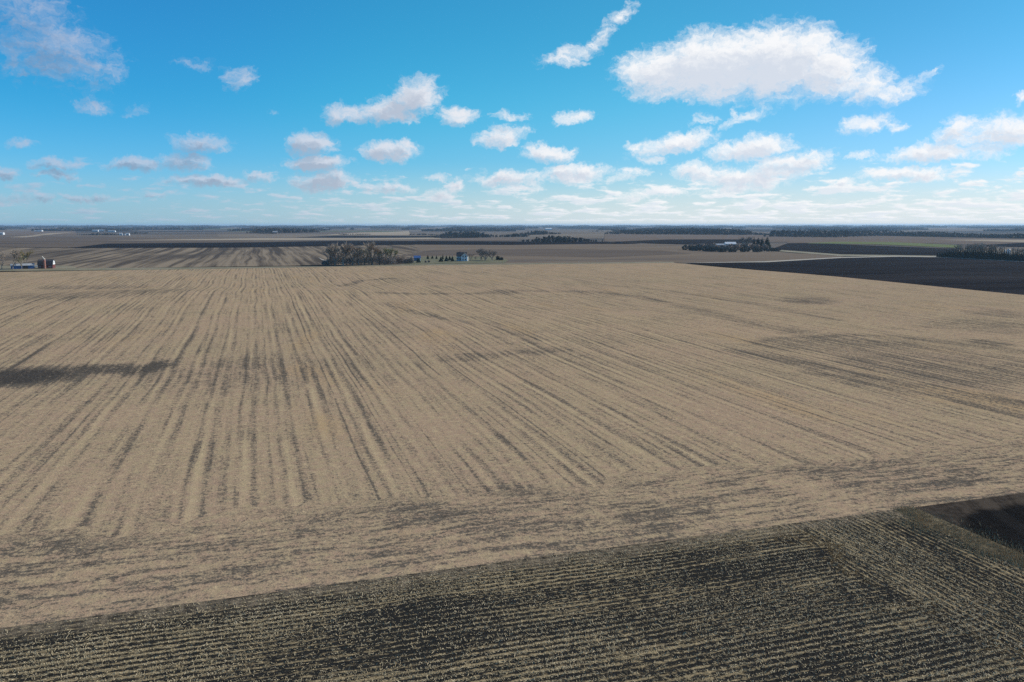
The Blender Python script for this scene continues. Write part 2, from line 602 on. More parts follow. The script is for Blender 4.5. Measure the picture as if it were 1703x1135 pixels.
patch('pale_field', [(12, 394.8), (60, 391.3), (74, 391.8), (40, 395)], m_pale, -0.1)
patch('grey_field', [(-40, 392), (-40, 384.5), (125, 384.5), (128, 391)], m_mauve)
patch('pale_field', [(56, 390.6), (110, 387), (124, 387.3), (80, 391)], m_pale, 0.0)
patch('grey_field', [(690, 399), (760, 396), (860, 395.5), (860, 400.5), (700, 400.5)], m_mauve)
patch('grey_field', [(1005, 401), (1005, 389.5), (1130, 390), (1330, 391.5), (1330, 402), (1160, 406.5)], m_mauve)
patch('dark_field', [(1020, 402.5), (1110, 398.5), (1275, 398.5), (1250, 404), (1160, 406.8), (1090, 405)], m_black, -0.1)
patch('grey_field', [(1310, 404), (1290, 393), (1460, 392), (1760, 398), (1760, 411), (1560, 405)], m_mauve)
patch('pale_field', [(1560, 399), (1640, 398.7), (1760, 399.5), (1760, 405), (1660, 402)], m_pale, -0.1)
patch('black_field', [(1276, 417), (1310, 404.8), (1345, 404.5), (1560, 412.5), (1600, 413), (1570, 427), (1420, 425)], m_black)
patch('green_field', [(1338, 404.8), (1390, 402.3), (1480, 402.8), (1600, 408.2), (1596, 412.5), (1460, 406.7)], m_green, -0.05)
patch('dark_field', [(1600, 409), (1700, 404), (1760, 406), (1760, 412)], m_black2, -0.05)
patch('stubble_field', [(1272, 434.5), (1272, 418.5), (1330, 421.5), (1408, 425.5), (1395, 428.3), (1330, 432.5)], m_tan)
patch('black_field', [(1140, 437.6), (1275, 436.8), (1400, 429.5), (1490, 427.3), (1560, 428.3), (1760, 439), (1760, 499), (1697, 490.7)], m_black, -0.1)
patch('grass_margin', [(1295, 418.3), (1300, 416), (1400, 423.4), (1560, 425.6), (1560, 427.2), (1400, 426.3)], m_grass, 0.0)
patch('dirt_track', [(1120, 437.5), (1275, 434.8), (1397, 428), (1495, 426), (1560, 427), (1760, 437), (1760, 438.8), (1560, 428.3), (1495, 427.3), (1400, 429.4), (1276, 436.5)], m_road, 0.05, 30)
patch('grass_margin', [(-60, 452), (-60, 447.5), (200, 446), (560, 443.2), (690, 440), (1120, 435.8), (1122, 437.5), (690, 442), (300, 448.5)], m_grass, 0.05, 30)
patch('lawn', [(668, 440), (690, 433), (705, 427), (830, 427), (845, 433), (840, 437.5)], m_lawn, 0.0, 25)
patch('lawn', [(-20, 448), (-10, 443), (60, 441), (120, 443), (130, 447)], m_grass, 0.1, 25)
patch('dirt_track', [(529, 428.5), (540, 432.5), (552, 434.5), (545, 434.8), (535, 432.8)], m_road, 0.05, 20)


# ------------------------------------------------------------------ things
def thing(name, label, cat, loc, rz=0.0, group=None):
    o = bpy.data.objects.new(name, None)
    C.objects.link(o)
    o.empty_display_size = .5
    o.location = loc
    o.rotation_euler = (0, 0, rz)
    o['label'] = label
    o['category'] = cat
    if group:
        o['group'] = group
    return o


def copy_tree(o, loc, rz, scale, label=None, group=None, parent=None):
    r = o.copy()
    C.objects.link(r)
    if parent:
        r.parent = parent
    else:
        r.location = loc
        r.rotation_euler = (0, 0, rz)
        r.scale = scale
        if label:
            r['label'] = label
        if group:
            r['group'] = group
    for ch in list(o.children):
        copy_tree(ch, None, None, None, parent=r)
    return r


def spot(u, v):
    x, y = at(u, v)
    return Vector((x, y, gz1(x, y) - 0.12))


def px_m(loc):
    """metres per sight-line pixel at a place"""
    return math.hypot(loc[0], loc[1]) / F_PX


def box(x0, x1, y0, y1, z0, z1):
    v = [(x0, y0, z0), (x1, y0, z0), (x1, y1, z0), (x0, y1, z0), (x0, y0, z1), (x1, y0, z1), (x1, y1, z1), (x0, y1, z1)]
    f = [(0, 3, 2, 1), (4, 5, 6, 7), (0, 1, 5, 4), (1, 2, 6, 5), (2, 3, 7, 6), (3, 0, 4, 7)]
    return v, f


def join(*parts):
    V, Fc = [], []
    for v, f in parts:
        o = len(V)
        V += list(v)
        Fc += [tuple(i + o for i in q) for q in f]
    return V, Fc


def tube(p0, p1, r0, r1, n=6):
    p0, p1 = Vector(p0), Vector(p1)
    d = (p1 - p0).normalized()
    a = d.orthogonal().normalized()
    b = d.cross(a)
    V = []
    for p, r in ((p0, r0), (p1, r1)):
        for i in range(n):
            t = 2 * math.pi * i / n
            V.append(tuple(p + a * (r * math.cos(t)) + b * (r * math.sin(t))))
    Fc = [(i, (i + 1) % n, n + (i + 1) % n, n + i) for i in range(n)] + [tuple(range(n))[::-1], tuple(range(n, 2 * n))]
    return V, Fc


# --- building surfaces
def siding(name, c1, c2, horizontal=True, pitch=.25):
    m, g, b = material(name, .75, .25)
    o = g.sep(g.n('ShaderNodeTexCoord').outputs['Object'])
    ax = o[2] if horizontal else g.add(o[0], o[1])
    t = g.m('FRACT', g.m('DIVIDE', ax, pitch))
    ln = g.smooth(t, 0, .15)
    n = g.noise(g.n('ShaderNodeTexCoord').outputs['Object'], .8, 5, .65)
    c = g.mix(g.smooth(n, .35, .7), c1, c2)
    g.put(b.inputs['Base Color'], g.mix(g.mul(ln, .15), g.mix(.12, c, (.1, .1, .1)), c))
    g.put(b.inputs['Normal'], g.bump(ln, .5, .02))
    return m


m_white = siding('white_siding', (.74, .75, .76), (.82, .82, .81))
m_red = siding('red_barn_boards', (.12, .034, .03), (.185, .055, .045), False, .3)
m_bluemetal = siding('blue_steel', (.05, .13, .33), (.08, .18, .40), False, .4)
m_tealmetal = siding('teal_steel', (.06, .16, .24), (.09, .22, .32), False, .4)
m_whitemetal = siding('white_steel', (.72, .73, .74), (.82, .82, .82), False, .4)
m_shingle = simple('dark_shingle', (.035, .035, .042), (.075, .07, .075), 1.5)
m_greyroof = simple('grey_steel_roof', (.30, .32, .34), (.44, .45, .46), .4, .5, .5)
m_glass = simple('window_glass', (.02, .025, .035), (.05, .06, .075), .5, .15, .6)
m_trim = simple('white_trim', (.72, .72, .72), (.82, .82, .81), 1.0, .6)
m_silo = siding('red_silo_tile', (.30, .115, .08), (.38, .16, .115), True, .6)
m_conc = simple('pale_concrete', (.46, .43, .38), (.60, .56, .50), .6)
m_doordark = simple('dark_door', (.06, .05, .05), (.10, .09, .085), 1.0)
m_brick = simple('chimney_brick', (.25, .10, .07), (.34, .15, .11), 3.0)


def gable_prism(L, W, hw, hr, over=.0, z0=0.0, x_off=0.0, y_off=0.0):
    """walls with gable ends; ridge along local x"""
    x0, x1 = -L / 2 + x_off, L / 2 + x_off
    y0, y1 = -W / 2 + y_off, W / 2 + y_off
    v = [(x0, y0, z0), (x1, y0, z0), (x1, y1, z0), (x0, y1, z0), (x0, y0, hw), (x1, y0, hw), (x1, y1, hw), (x0, y1, hw),
         (x0, y_off, hr), (x1, y_off, hr)]
    f = [(0, 1, 5, 4), (2, 3, 7, 6), (1, 2, 6, 9, 5), (3, 0, 4, 8, 7), (0, 3, 2, 1), (4, 5, 9, 8), (6, 7, 8, 9)]
    return v, f


def roof_slabs(L, W, hw, hr, over=.4, t=.18, x_off=0.0, y_off=0.0):
    x0, x1 = -L / 2 - over + x_off, L / 2 + over + x_off
    sl = (hr - hw) / (W / 2)
    V, Fc = [], []
    for s_ in (-1, 1):
        ye = y_off + s_ * (W / 2 + over)
        ze = hw - over * sl
        o = len(V)
        V += [(x0, y_off, hr + .02), (x1, y_off, hr + .02), (x1, ye, ze + .02), (x0, ye, ze + .02),
              (x0, y_off, hr + t), (x1, y_off, hr + t), (x1, ye, ze + t), (x0, ye, ze + t)]
        Fc += [tuple(i + o for i in q) for q in ((0, 1, 2, 3), (4, 7, 6, 5), (0, 4, 5, 1), (1, 5, 6, 2), (2, 6, 7, 3), (3, 7, 4, 0))]
    return V, Fc


def add_windows(parent, spots):
    """spots: (x, y, z, axis, w, h) windows centred on a wall facing +-axis"""
    for x, y, z, ax, w, h in spots:
        if ax[-1] == 'y':
            sgn = -1 if ax[0] == '-' else 1
            fr = join(box(x - w / 2 - .1, x + w / 2 + .1, y + (0 if sgn > 0 else -.06), y + (.06 if sgn > 0 else 0), z - h / 2 - .1, z + h / 2 + .1))
            gl = box(x - w / 2, x + w / 2, y + (.06 if sgn > 0 else -.09), y + (.09 if sgn > 0 else -.06), z - h / 2, z + h / 2)
        else:
            sgn = -1 if ax[0] == '-' else 1
            fr = join(box(x + (0 if sgn > 0 else -.06), x + (.06 if sgn > 0 else 0), y - w / 2 - .1, y + w / 2 + .1, z - h / 2 - .1, z + h / 2 + .1))
            gl = box(x + (.06 if sgn > 0 else -.09), x + (.09 if sgn > 0 else -.06), y - w / 2, y + w / 2, z - h / 2, z + h / 2)
        wf = mesh_obj('window', *fr, m_trim, parent)
        mesh_obj('pane', *gl, m_glass, wf)


def small_building(name, label, cat, u, v, L, W, hw, hr, rz, wall, roof, door_side='-y', group=None, door=True, wins=()):
    loc = spot(u, v)
    t = thing(name, label, cat, loc, rz, group)
    mesh_obj('wall', *gable_prism(L, W, hw, hr, z0=-.5), wall, t)
    mesh_obj('roof', *roof_slabs(L, W, hw, hr), roof, t)
    if door:
        w = min(3.2, L * .35)
        h = min(hw * .85, 3.2)
        y = -W / 2 - .05
        mesh_obj('door', *box(-w / 2 + L * .12, w / 2 + L * .12, y - .04, y + .045, -.2, h), m_doordark, t)
    add_windows(t, wins)
    return t


FACE = -YAW        # turn a building's -y side squarely to the field corner

# --- the farmhouse
hl = spot(768, 434)
house = thing('farmhouse', 'white two storey farmhouse with dark roof among small spruces', 'house', hl, R(-20))
W_, L_ = 7.4, 8.2
mesh_obj('wall', *join(gable_prism(8.6, 6.6, 4.9, 7.9, z0=-.5)), m_white, house)
rf = mesh_obj('roof', *roof_slabs(8.6, 6.6, 4.9, 7.9), m_shingle, house)
ch = mesh_obj('chimney', *box(-1.8, -1.1, -.35, .35, 7.2, 9.3), m_brick, rf)


def turned(g_):
    v, f = g_
    return [(y, -x, z) for x, y, z in v], f


gv, gf = turned(gable_prism(4.4, 6.2, 4.7, 7.6, z0=-.5))
mesh_obj('front_gable', [(x + 3.1, y - 5.2, z) for x, y, z in gv], gf, m_white, house)
gv, gf = turned(roof_slabs(6.5, 6.2, 4.7, 7.6))
mesh_obj('gable_roof', [(x + 3.1, y - 4.6, z) for x, y, z in gv], gf, m_shingle, house)
mesh_obj('porch', *join(box(-4.4, -.2, -5.2, -3.32, -.3, .25), box(-4.3, -4.15, -5.1, -4.95, .25, 2.5), box(-2.3, -2.15, -5.1, -4.95, .25, 2.5)), m_trim, house)
mesh_obj('porch_roof', *box(-4.7, -.05, -5.5, -3.33, 2.5, 2.75), m_shingle, house)
add_windows(house, [(2.0, -7.42, 1.6, '-y', .9, 1.5), (4.2, -7.42, 1.6, '-y', .9, 1.5), (2.0, -7.42, 4.3, '-y', .9, 1.4), (4.2, -7.42, 4.3, '-y', .9, 1.4),
                    (-3.0, -3.32, 4.0, '-y', .9, 1.3), (-1.2, -3.32, 4.0, '-y', .9, 1.3), (-3.4, -3.32, 1.5, '-y', .9, 1.4),
                    (4.32, 1.2, 1.6, 'x', .9, 1.5), (4.32, 1.2, 4.0, 'x', .9, 1.4)])
dr = mesh_obj('door', *box(-1.5, -.6, -3.38, -3.31, .26, 2.3), m_doordark, house)
mesh_obj('handle', *box(-.75, -.68, -3.43, -3.385, 1.2, 1.32), m_trim, dr)

small_building('shed', 'small blue roofed shed beside the brushy end of the grove', 'shed', 694, 434, 5.6, 4.6, 2.9, 4.7, R(-15), m_tealmetal, m_bluemetal)

# --- barn yard at the edge of the field
bl = spot(78, 446.5)
barn = thing('barn', 'dark red barn with steep dark roof behind the silo', 'barn', bl, R(-3))
bw, bL = 9.0, 13.2
prof = [(-bw / 2, -.5), (bw / 2, -.5), (bw / 2, 3.6), (bw / 2 - 1.3, 6.4), (0, 8.0), (-bw / 2 + 1.3, 6.4), (-bw / 2, 3.6)]
n_ = len(prof)
V = [(-bL / 2, y, z) for y, z in prof] + [(bL / 2, y, z) for y, z in prof]
Fc = [tuple(range(n_))[::-1], tuple(range(n_, 2 * n_))] + [(i, (i + 1) % n_, n_ + (i + 1) % n_, n_ + i) for i in range(n_)]
mesh_obj('wall', V, Fc, m_red, barn)
V, Fc = [], []
rp = [(bw / 2 + .4, 3.1), (bw / 2 - 1.3, 6.45), (0, 8.05), (-bw / 2 + 1.3, 6.45), (-bw / 2 - .4, 3.1)]
for (ya, za), (yb, zb) in zip(rp[:-1], rp[1:]):
    o_ = len(V)
    x0, x1 = -bL / 2 - .5, bL / 2 + .5
    V += [(x0, ya, za), (x1, ya, za), (x1, yb, zb), (x0, yb, zb), (x0, ya, za + .25), (x1, ya, za + .25), (x1, yb, zb + .25), (x0, yb, zb + .25)]
    Fc += [tuple(i + o_ for i in q) for q in ((0, 1, 2, 3), (4, 7, 6, 5), (0, 4, 5, 1), (1, 5, 6, 2), (2, 6, 7, 3), (3, 7, 4, 0))]
mesh_obj('roof', V, Fc, m_shingle, barn)
mesh_obj('door', *box(-2.0, 1.4, -bw / 2 - .12, -bw / 2 - .02, -.2, 3.2), m_doordark, barn)
mesh_obj('gable_cladding', [(bL / 2 + .06, y * .985, z) for y, z in prof[2:]] + [(bL / 2 + .02, y * .985, z) for y, z in prof[2:]],
         [(0, 1, 2, 3, 4), (9, 8, 7, 6, 5)] + [(i, (i + 1) % 5, 5 + (i + 1) % 5, 5 + i)[::-1] for i in range(5)], m_whitemetal, barn)
barn.scale = (.76, .8, .84)
add_windows(barn, [(-4.6, -bw / 2 - .01, 1.7, '-y', .8, .9), (3.4, -bw / 2 - .01, 1.7, '-y', .8, .9), (5.0, -bw / 2 - .01, 1.7, '-y', .8, .9),
                   (bL / 2 + .06, 0, 5.2, 'x', .9, 1.0)])

sl = spot(74.5, 447.2)
silo = thing('silo', 'slim red silo with a pale slanting chute on top before the barn', 'silo', sl)
silo.scale = (.82, .82, .86)
mesh_obj('tower', *tube((0, 0, -.5), (0, 0, 8.4), 1.15, 1.15, 20), m_silo, silo)
V, Fc = [], []
for k in range(5):
    a = k / 4 * math.pi / 2
    V += [(1.2 * math.cos(a) * math.cos(t_ * math.pi / 8), 1.2 * math.cos(a) * math.sin(t_ * math.pi / 8), 8.4 + .7 * math.sin(a)) for t_ in range(16)]
Fc = [(k * 16 + i, k * 16 + (i + 1) % 16, (k + 1) * 16 + (i + 1) % 16, (k + 1) * 16 + i) for k in range(4) for i in range(16)]
mesh_obj('dome', V, Fc, m_conc, silo)
mesh_obj('chute', *tube((.5, -.3, 8.3), (-1.5, -.3, 10.9), .55, .5, 10), m_conc, silo)
for hb in (1.0, 2.6, 4.2, 5.8, 7.4):
    mesh_obj('hoop', *tube((0, 0, hb), (0, 0, hb + .1), 1.19, 1.19, 20), m_greyroof, silo)

sb = small_building('machine_shed', 'long low blue steel shed with white end under bare yard trees', 'shed', 38, 447.3, 15.0, 6.5, 2.7, 3.9, R(12), m_bluemetal, m_greyroof)
mesh_obj('end_wall', *box(7.53, 7.62, -3.2, 3.2, -.3, 3.3), m_whitemetal, sb)

# livestock trailer between the shed and the barn
tl = spot(57, 446.0)
tr = thing('farm_trailer', 'low white farm trailer parked between blue shed and barn', 'trailer', tl, R(10))
mesh_obj('body', *join(box(-2.6, 2.6, -1.1, 1.1, .7, 2.1)), m_whitemetal, tr)
mesh_obj('drawbar', *box(2.6, 4.0, -.1, .1, .6, .75), m_greyroof, tr)
m_rubber = simple('rubber', (.02, .02, .02), (.035, .035, .035), 2)
for sx in (-.8, .4):
    for sy in (-1.0, 1.0):
        mesh_obj('wheel', *tube((sx, sy - .13, .45), (sx, sy + .13, .45), .42, .42, 12), m_rubber, tr)

# --- distant farmsteads
FB = [  # u, v, L, W, wall h, ridge h, turn, label, name
    (2, 390.5, 18, 12, 5.5, 8.5, .1, 'pale barn at the end of the faint dirt lane', 'barn'),
    (61, 385.2, 18, 10, 4, 6, .2, 'small white shed beside a smaller white one on the skyline lane', 'shed'),
    (67, 385.2, 24, 11, 5, 7.5, -.1, 'white long shed next to the skyline lane', 'machine_shed'),
    (93, 384.4, 16, 11, 5, 7.5, .3, 'lone white shed between the two skyline farms', 'shed'),
    (119.5, 384.2, 22, 13, 6, 10, .2, 'tall bright white barn standing alone near the long woodlot', 'barn'),
    (159, 385.3, 26, 14, 6, 9, .2, 'white shed just above the dark woodlot', 'shed'),
    (169, 384.6, 30, 14, 5, 8, 0.0, 'long white poultry barn above the dark woodlot', 'barn'),
    (186, 386.0, 34, 12, 4.5, 7.5, .1, 'long grey roofed barn above the dark woodlot', 'barn'),
    (201, 391.5, 9, 7, 5, 8, .3, 'white farm cottage in the row of three buildings', 'cottage'),
    (206.5, 391.5, 6, 5, 3, 4.5, .0, 'tiny white shed between cottage and white workshop', 'shed'),
    (212.5, 391.5, 11, 8, 4, 7, .1, 'white workshop closing the row of three buildings', 'workshop'),
    (457.5, 388.5, 16, 9, 5, 8, .2, 'small white house against the brown wood', 'house'),
    (542.5, 382.5, 34, 16, 7, 11, .2, 'pale farm building far off between two woods', 'barn'),
    (912, 382.6, 40, 18, 7, 11, .2, 'bright white barn in front of the blue skyline woods', 'barn'),
]
for u, v, L, W, hw, hr, rz, lab, nm in FB:
    small_building(nm, lab, nm.replace('_', ' ').split()[-1], u, v, L, W, hw, hr, rz - .3, m_whitemetal, m_greyroof if 'bright' not in lab else m_whitemetal, door=True)

small_building('machine_shed', 'pale steel roofed shed showing over the farmstead hedge', 'shed', 1214, 411.5, 15, 8, 5.0, 7.4, -.3, m_whitemetal, m_whitemetal)
small_building('shed', 'low grey shed half hidden by the farmstead hedge', 'shed', 1196, 412.2, 12, 7, 3.8, 5.6, -.3, m_doordark, m_greyroof)


def grain_bin(u, v, r, h, label):
    loc = spot(u, v)
    t = thing('grain_bin', label, 'grain bin', loc)
    mesh_obj('drum', *tube((0, 0, -.5), (0, 0, h), r, r, 20), m_whitemetal, t)
    mesh_obj('roof', *tube((0, 0, h), (0, 0, h + r * .55), r * 1.04, .25, 20), m_greyroof, t)
    mesh_obj('hatch', *tube((0, 0, h + r * .55), (0, 0, h + r * .55 + .4), .3, .3, 10), m_whitemetal, t)


grain_bin(1677, 426.5, 1.7, 7.0, 'larger white round grain bin behind the spruce belt')
grain_bin(1670.5, 426, .9, 6.2, 'smaller white round grain bin behind the spruce belt')

# ------------------------------------------------------------------ trees
m_bark = simple('grey_bark', (.19, .16, .135), (.34, .29, .245), 3.0, stretch=(1, 1, .2))
m_twig = foliage_mat('bare_twigs', (.31, .24, .185), (.50, .40, .31), (.38, .305, .24))
m_twig_green = foliage_mat('budding_twigs', (.22, .20, .115), (.40, .37, .21), (.30, .28, .13))
m_twig_gold = foliage_mat('golden_leaves', (.20, .14, .03), (.36, .26, .06), (.26, .20, .05))
m_twig_brown = foliage_mat('brown_brush', (.20, .145, .115), (.36, .265, .205), (.26, .20, .16))
m_twig_dark = foliage_mat('dark_brush', (.16, .135, .12), (.31, .265, .235), (.22, .19, .165))
m_needle = foliage_mat('spruce_needles', (.014, .028, .018), (.036, .058, .034), (.02, .034, .026))
m_wood_far = foliage_mat('bare_wood', (.085, .066, .054), (.18, .14, .112), (.07, .059, .05))
m_hedge = foliage_mat('hedge_brush', (.045, .044, .036), (.105, .095, .078), (.06, .062, .05))
m_wood_dark = foliage_mat('dark_wood', (.014, .022, .018), (.036, .04, .033), (.02, .028, .024))


def branching(seed, h, spread, twigs=900, trunk_h=.16, stems=1, leaf=None):
    """trunk + limbs mesh and a crown of fine twig slivers, bare November tree"""
    rnd = random.Random(seed)
    tubes, tips = [], []

    def grow(p, d, L, r, lev):
        q = p + d * L
        tubes.append(tube(p, q, r, r * .68, 5 if lev < 2 else 3))
        if lev >= 4:
            tips.append((p, q, d))
            return
        if lev >= 1:
            tips.append((p, q, d))
        for i in range(rnd.choice((2, 3, 3)) if lev else rnd.choice((4, 5))):
            ax = Vector((rnd.uniform(-1, 1), rnd.uniform(-1, 1), rnd.uniform(-.25, .75)))
            nd = (d * (1.0 if lev else .8) + ax * (spread * (.95 if lev else 1.15))).normalized()
            nd.z = max(nd.z, -.05)
            nd.normalize()
            grow(q - d * L * rnd.uniform(0, .3), nd, L * rnd.uniform(.62, .9) * (1.7 if lev == 0 else 1), r * .62, lev + 1)
    for s_ in range(stems):
        o = Vector((rnd.uniform(-1, 1), rnd.uniform(-1, 1), 0)) * (.0 if stems == 1 else h * .12)
        lean = Vector((rnd.uniform(-.12, .12), rnd.uniform(-.12, .12), 1)).normalized()
        grow(o + Vector((0, 0, -.4)), lean, h * trunk_h + .4, h * .026, 0)
    Q = []
    zmax = max(t[1].z for t in tips)
    k = h / (zmax * 1.06)
    for i in range(twigs):
        p, q, d = rnd.choice(tips)
        a = p.lerp(q, rnd.uniform(.1, 1.0))
        dd = (d + Vector((rnd.gauss(0, .7), rnd.gauss(0, .7), rnd.gauss(.1, .55)))).normalized()
        L = rnd.uniform(.5, 1.5) * h / 15
        w = rnd.uniform(.035, .075) * h / 15 * (1 if leaf is None else leaf)
        sd = dd.cross(Vector((rnd.uniform(-1, 1), rnd.uniform(-1, 1), rnd.uniform(-1, 1)))).normalized() * w
        e = a + dd * L
        Q.append((a - sd, a + sd, e + sd * .4, e - sd * .4))
    Vt, Ft = join(*tubes)
    Vt = [(x * k, y * k, z * k if z > 0 else z) for x, y, z in Vt]
    Q = np.array([[tuple(v * k) for v in q] for q in Q])
    return (Vt, Ft), Q


def bare_tree(name, label, cat, u, v, h, seed, spread=.62, twigs=1500, mat=None, group=None, trunk_h=.12, stems=1, leaf=None):
    tr_, Q = branching(seed, h, spread, twigs, trunk_h, stems, leaf)
    t = thing(name, label, cat, spot(u, v), random.uniform(0, 6), group)
    mesh_obj('trunk', *tr_, m_bark, t)
    quads_mesh('crown', Q, mat or m_twig, t)
    return t


def shrub(name, label, u, v, h, w, seed, mat, n=700, group=None, cat='shrub', dense=1.0):
    """a multi-stemmed thicket of upright twigs"""
    rnd = np.random.default_rng(seed)
    t = thing(name, label, cat, spot(u, v), 0, group)
    a = rnd.uniform(0, 2 * np.pi, n)
    rr = np.sqrt(rnd.uniform(0, 1, n)) * w / 2
    top = h * np.sqrt(np.clip(1 - (rr / (w / 2)) ** 2 * .75, 0, 1)) * rnd.uniform(.65, 1.05, n)
    z = rnd.uniform(.05, 1, n) ** .8 * top
    p = np.stack([rr * np.cos(a), rr * np.sin(a), z], -1)
    d = rnd.normal(0, .55, (n, 3)) + np.array([0, 0, .8])
    d /= np.linalg.norm(d, axis=1)[:, None]
    L = rnd.uniform(.35, 1.0, n)[:, None] * min(1.4, h * .4)
    sd = np.cross(d, rnd.normal(0, 1, (n, 3)))
    sd /= np.linalg.norm(sd, axis=1)[:, None]
    wd = rnd.uniform(.06, .16, n)[:, None] * dense
    Q = np.stack([p - sd * wd, p + sd * wd, p + d * L + sd * wd * .3, p + d * L - sd * wd * .3], 1)
    quads_mesh('crown', Q, mat, t)
    st = [tube((0, 0, -.3), (math.cos(i * 1.26) * w * .22, math.sin(i * 1.26) * w * .22, h * .6), .08, .03, 4) for i in range(5)]
    mesh_obj('stem', *join(*st), m_bark, t)
    return t


def spruce_meshes(seed, h=8.0, r=2.2, n=900):
    rnd = np.random.default_rng(seed)
    z = h * (1 - np.sqrt(rnd.uniform(0.0, .96, n)))
    z = np.floor(z / (h / 14)) * (h / 14) + rnd.normal(0, h / 90, n) + .25
    rad = r * np.clip(1 - z / h, .03, 1) ** .85 * rnd.uniform(.78, 1.12, n)
    a = rnd.uniform(0, 2 * np.pi, n)
    lay = np.floor(a * 3.5 + z * 2.3)
    rad *= .82 + .3 * np.abs(np.sin(lay * 12.9898))
    inn = rad * rnd.uniform(.15, .6, n)
    dirx, diry = np.cos(a), np.sin(a)
    p0 = np.stack([dirx * inn, diry * inn, z + rad * .12], -1)
    p1 = np.stack([dirx * rad, diry * rad, z - rad * .18], -1)
    wd = (rad * .16 + .05)[:, None]
    sd = np.stack([-diry, dirx, rnd.normal(0, .4, n)], -1)
    Q = np.stack([p0 - sd * wd, p1 - sd * wd * .6, p1 + np.array([0, 0, -.05]) * 1.0 + sd * wd * .6, p0 + sd * wd], 1)
    topq = np.array([[(-.08, 0, h * .93), (.08, 0, h * .93), (.01, 0, h * 1.04), (-.01, 0, h * 1.04)],
                     [(0, -.08, h * .93), (0, .08, h * .93), (0, .01, h * 1.04), (0, -.01, h * 1.04)]])
    return tube((0, 0, -.3), (0, 0, h * .9), .16, .03, 6), np.concatenate([Q, topq])


def spruce(name, label, u, v, seed, h, r, group=None, loc=None, n=900):
    tr_, Q = spruce_meshes(seed, h, r, n)
    t = thing(name, label, 'tree', loc or spot(u, v), random.uniform(0, 6), group)
    mesh_obj('trunk', *tr_, m_bark, t)
    quads_mesh('crown', Q, m_needle, t)
    return t


# --- bare grove beside the dirt lane
GR = 'bare trees of the grove'
grove = [  # u, base v, top v, spread, twigs, material, label
    (546, 440.5, 411, .62, 1500, m_twig, 'grey bare tree at the lane end of the grove'),
    (557, 441.0, 405, .66, 2000, m_twig, 'broad bare tree with wide forked crown beside the lane end tree'),
    (571, 441.0, 403.5, .66, 2100, m_twig, 'tallest broad bare tree in the lane half of the grove'),
    (586, 440.5, 408, .62, 1800, m_twig, 'bare tree just before the dip in the grove outline'),
    (597, 440.5, 414, .55, 1500, m_twig, 'lower grey tree in the dip of the grove outline'),
    (606, 440.0, 411, .5, 1700, m_twig_green, 'yellow green budding tree before the narrow tall tree'),
    (619, 440.0, 402.5, .48, 2000, m_twig, 'narrow tall bare tree standing above the middle of the grove'),
    (631, 439.5, 414, .5, 1400, m_twig, 'grey bare tree tucked behind the narrow tall tree'),
    (640, 439.5, 412, .52, 1800, m_twig_green, 'dull green rounded tree beside a second green one'),
    (651, 439.0, 413, .52, 1800, m_twig_green, 'dull green rounded tree nearest the brown brush'),
]
for i, (u, vb, vt, sp, tw, mt, lab) in enumerate(grove):
    p_ = spot(u, vb)
    bare_tree('bare_tree', lab, 'tree', u, vb, (vb - vt) * px_m(p_), 40 + i, sp, int(tw * .8), mt, GR)
UB = 'brush under the grove'
ub = [(541, 2.6, 5), (551, 5, 7), (563, 6, 7), (576, 5.5, 7), (589, 6, 7), (601, 5.5, 7), (613, 6, 6.5), (627, 6, 7), (639, 5, 7), (650, 5, 7)]
for i, (u, h, w) in enumerate(ub):
    shrub('thicket', 'bare brush thicket under the grove trees', u, 440.8 - (u - 541) * .012, h * 1.45, w * 1.15, 70 + i, m_twig_brown if i % 3 else m_twig_dark, 1100, UB, 'thicket')
for i, (u, h, w, lab) in enumerate([(661, 8, 7, 'tall brown brush where the grove runs out'), (669, 6.5, 7, 'reddish brown brush between taller brush and blue shed'),
                                    (678, 4.8, 6, 'low brown bush next to the blue shed brush'), (684, 6.0, 4, 'dark bush touching the blue shed')]):
    shrub('bush', lab, u, 438.5, h, w, 90 + i, m_twig_brown if i < 3 else m_twig_dark, 900, None, 'bush')

# --- spruces round the house
hs = [  # u, base, top, half width m, label
    (711.5, 431, 424, 1.5, 'small spruce first in line after the blue shed'),
    (719, 430.5, 425, 1.5, 'short round spruce second after the blue shed'),
    (726, 430.8, 424.5, 1.2, 'slim small spruce third after the blue shed'),
    (736.5, 431, 422.5, 1.1, 'thin spruce peeking up behind the plump one'),
    (733.5, 435.5, 426, 2.2, 'plump dark spruce on the lawn'),
    (742.5, 434.8, 424.5, 2.1, 'tall dark spruce between plump spruce and house'),
    (748, 433.0, 425, 1.8, 'bluish spruce tucked between two tall ones'),
    (752.5, 435, 424.5, 1.7, 'tall dark spruce closest to the white house'),
    (696, 437, 428.5, 2.2, 'dark spruce in front of the blue shed'),
]
for i, (u, vb, vt, r_, lab) in enumerate(hs):
    p_ = spot(u, vb)
    spruce('spruce_tree', lab, u, vb, 120 + i, (vb - vt) * px_m(p_), r_, 'young spruces round the farmhouse')
shrub('bush', 'small dark bush on the lawn edge', 708, 437, 2.0, 1.8, 131, m_twig_dark, 300, None, 'bush')
shrub('bush', 'small dark bush beside another at the lawn edge under the round spruce', 713.5, 436.8, 2.2, 1.8, 132, m_twig_dark, 300, None, 'bush')
bare_tree('bare_tree', 'small reddish bare tree against the house gable side', 'tree', 783, 433, 6.4, 140, .6, 900, m_twig_brown)
bare_tree('bare_tree', 'small thin bare tree alone between house and dark trees', 'tree', 791, 432.5, 4.2, 144, .6, 500, m_twig_brown)
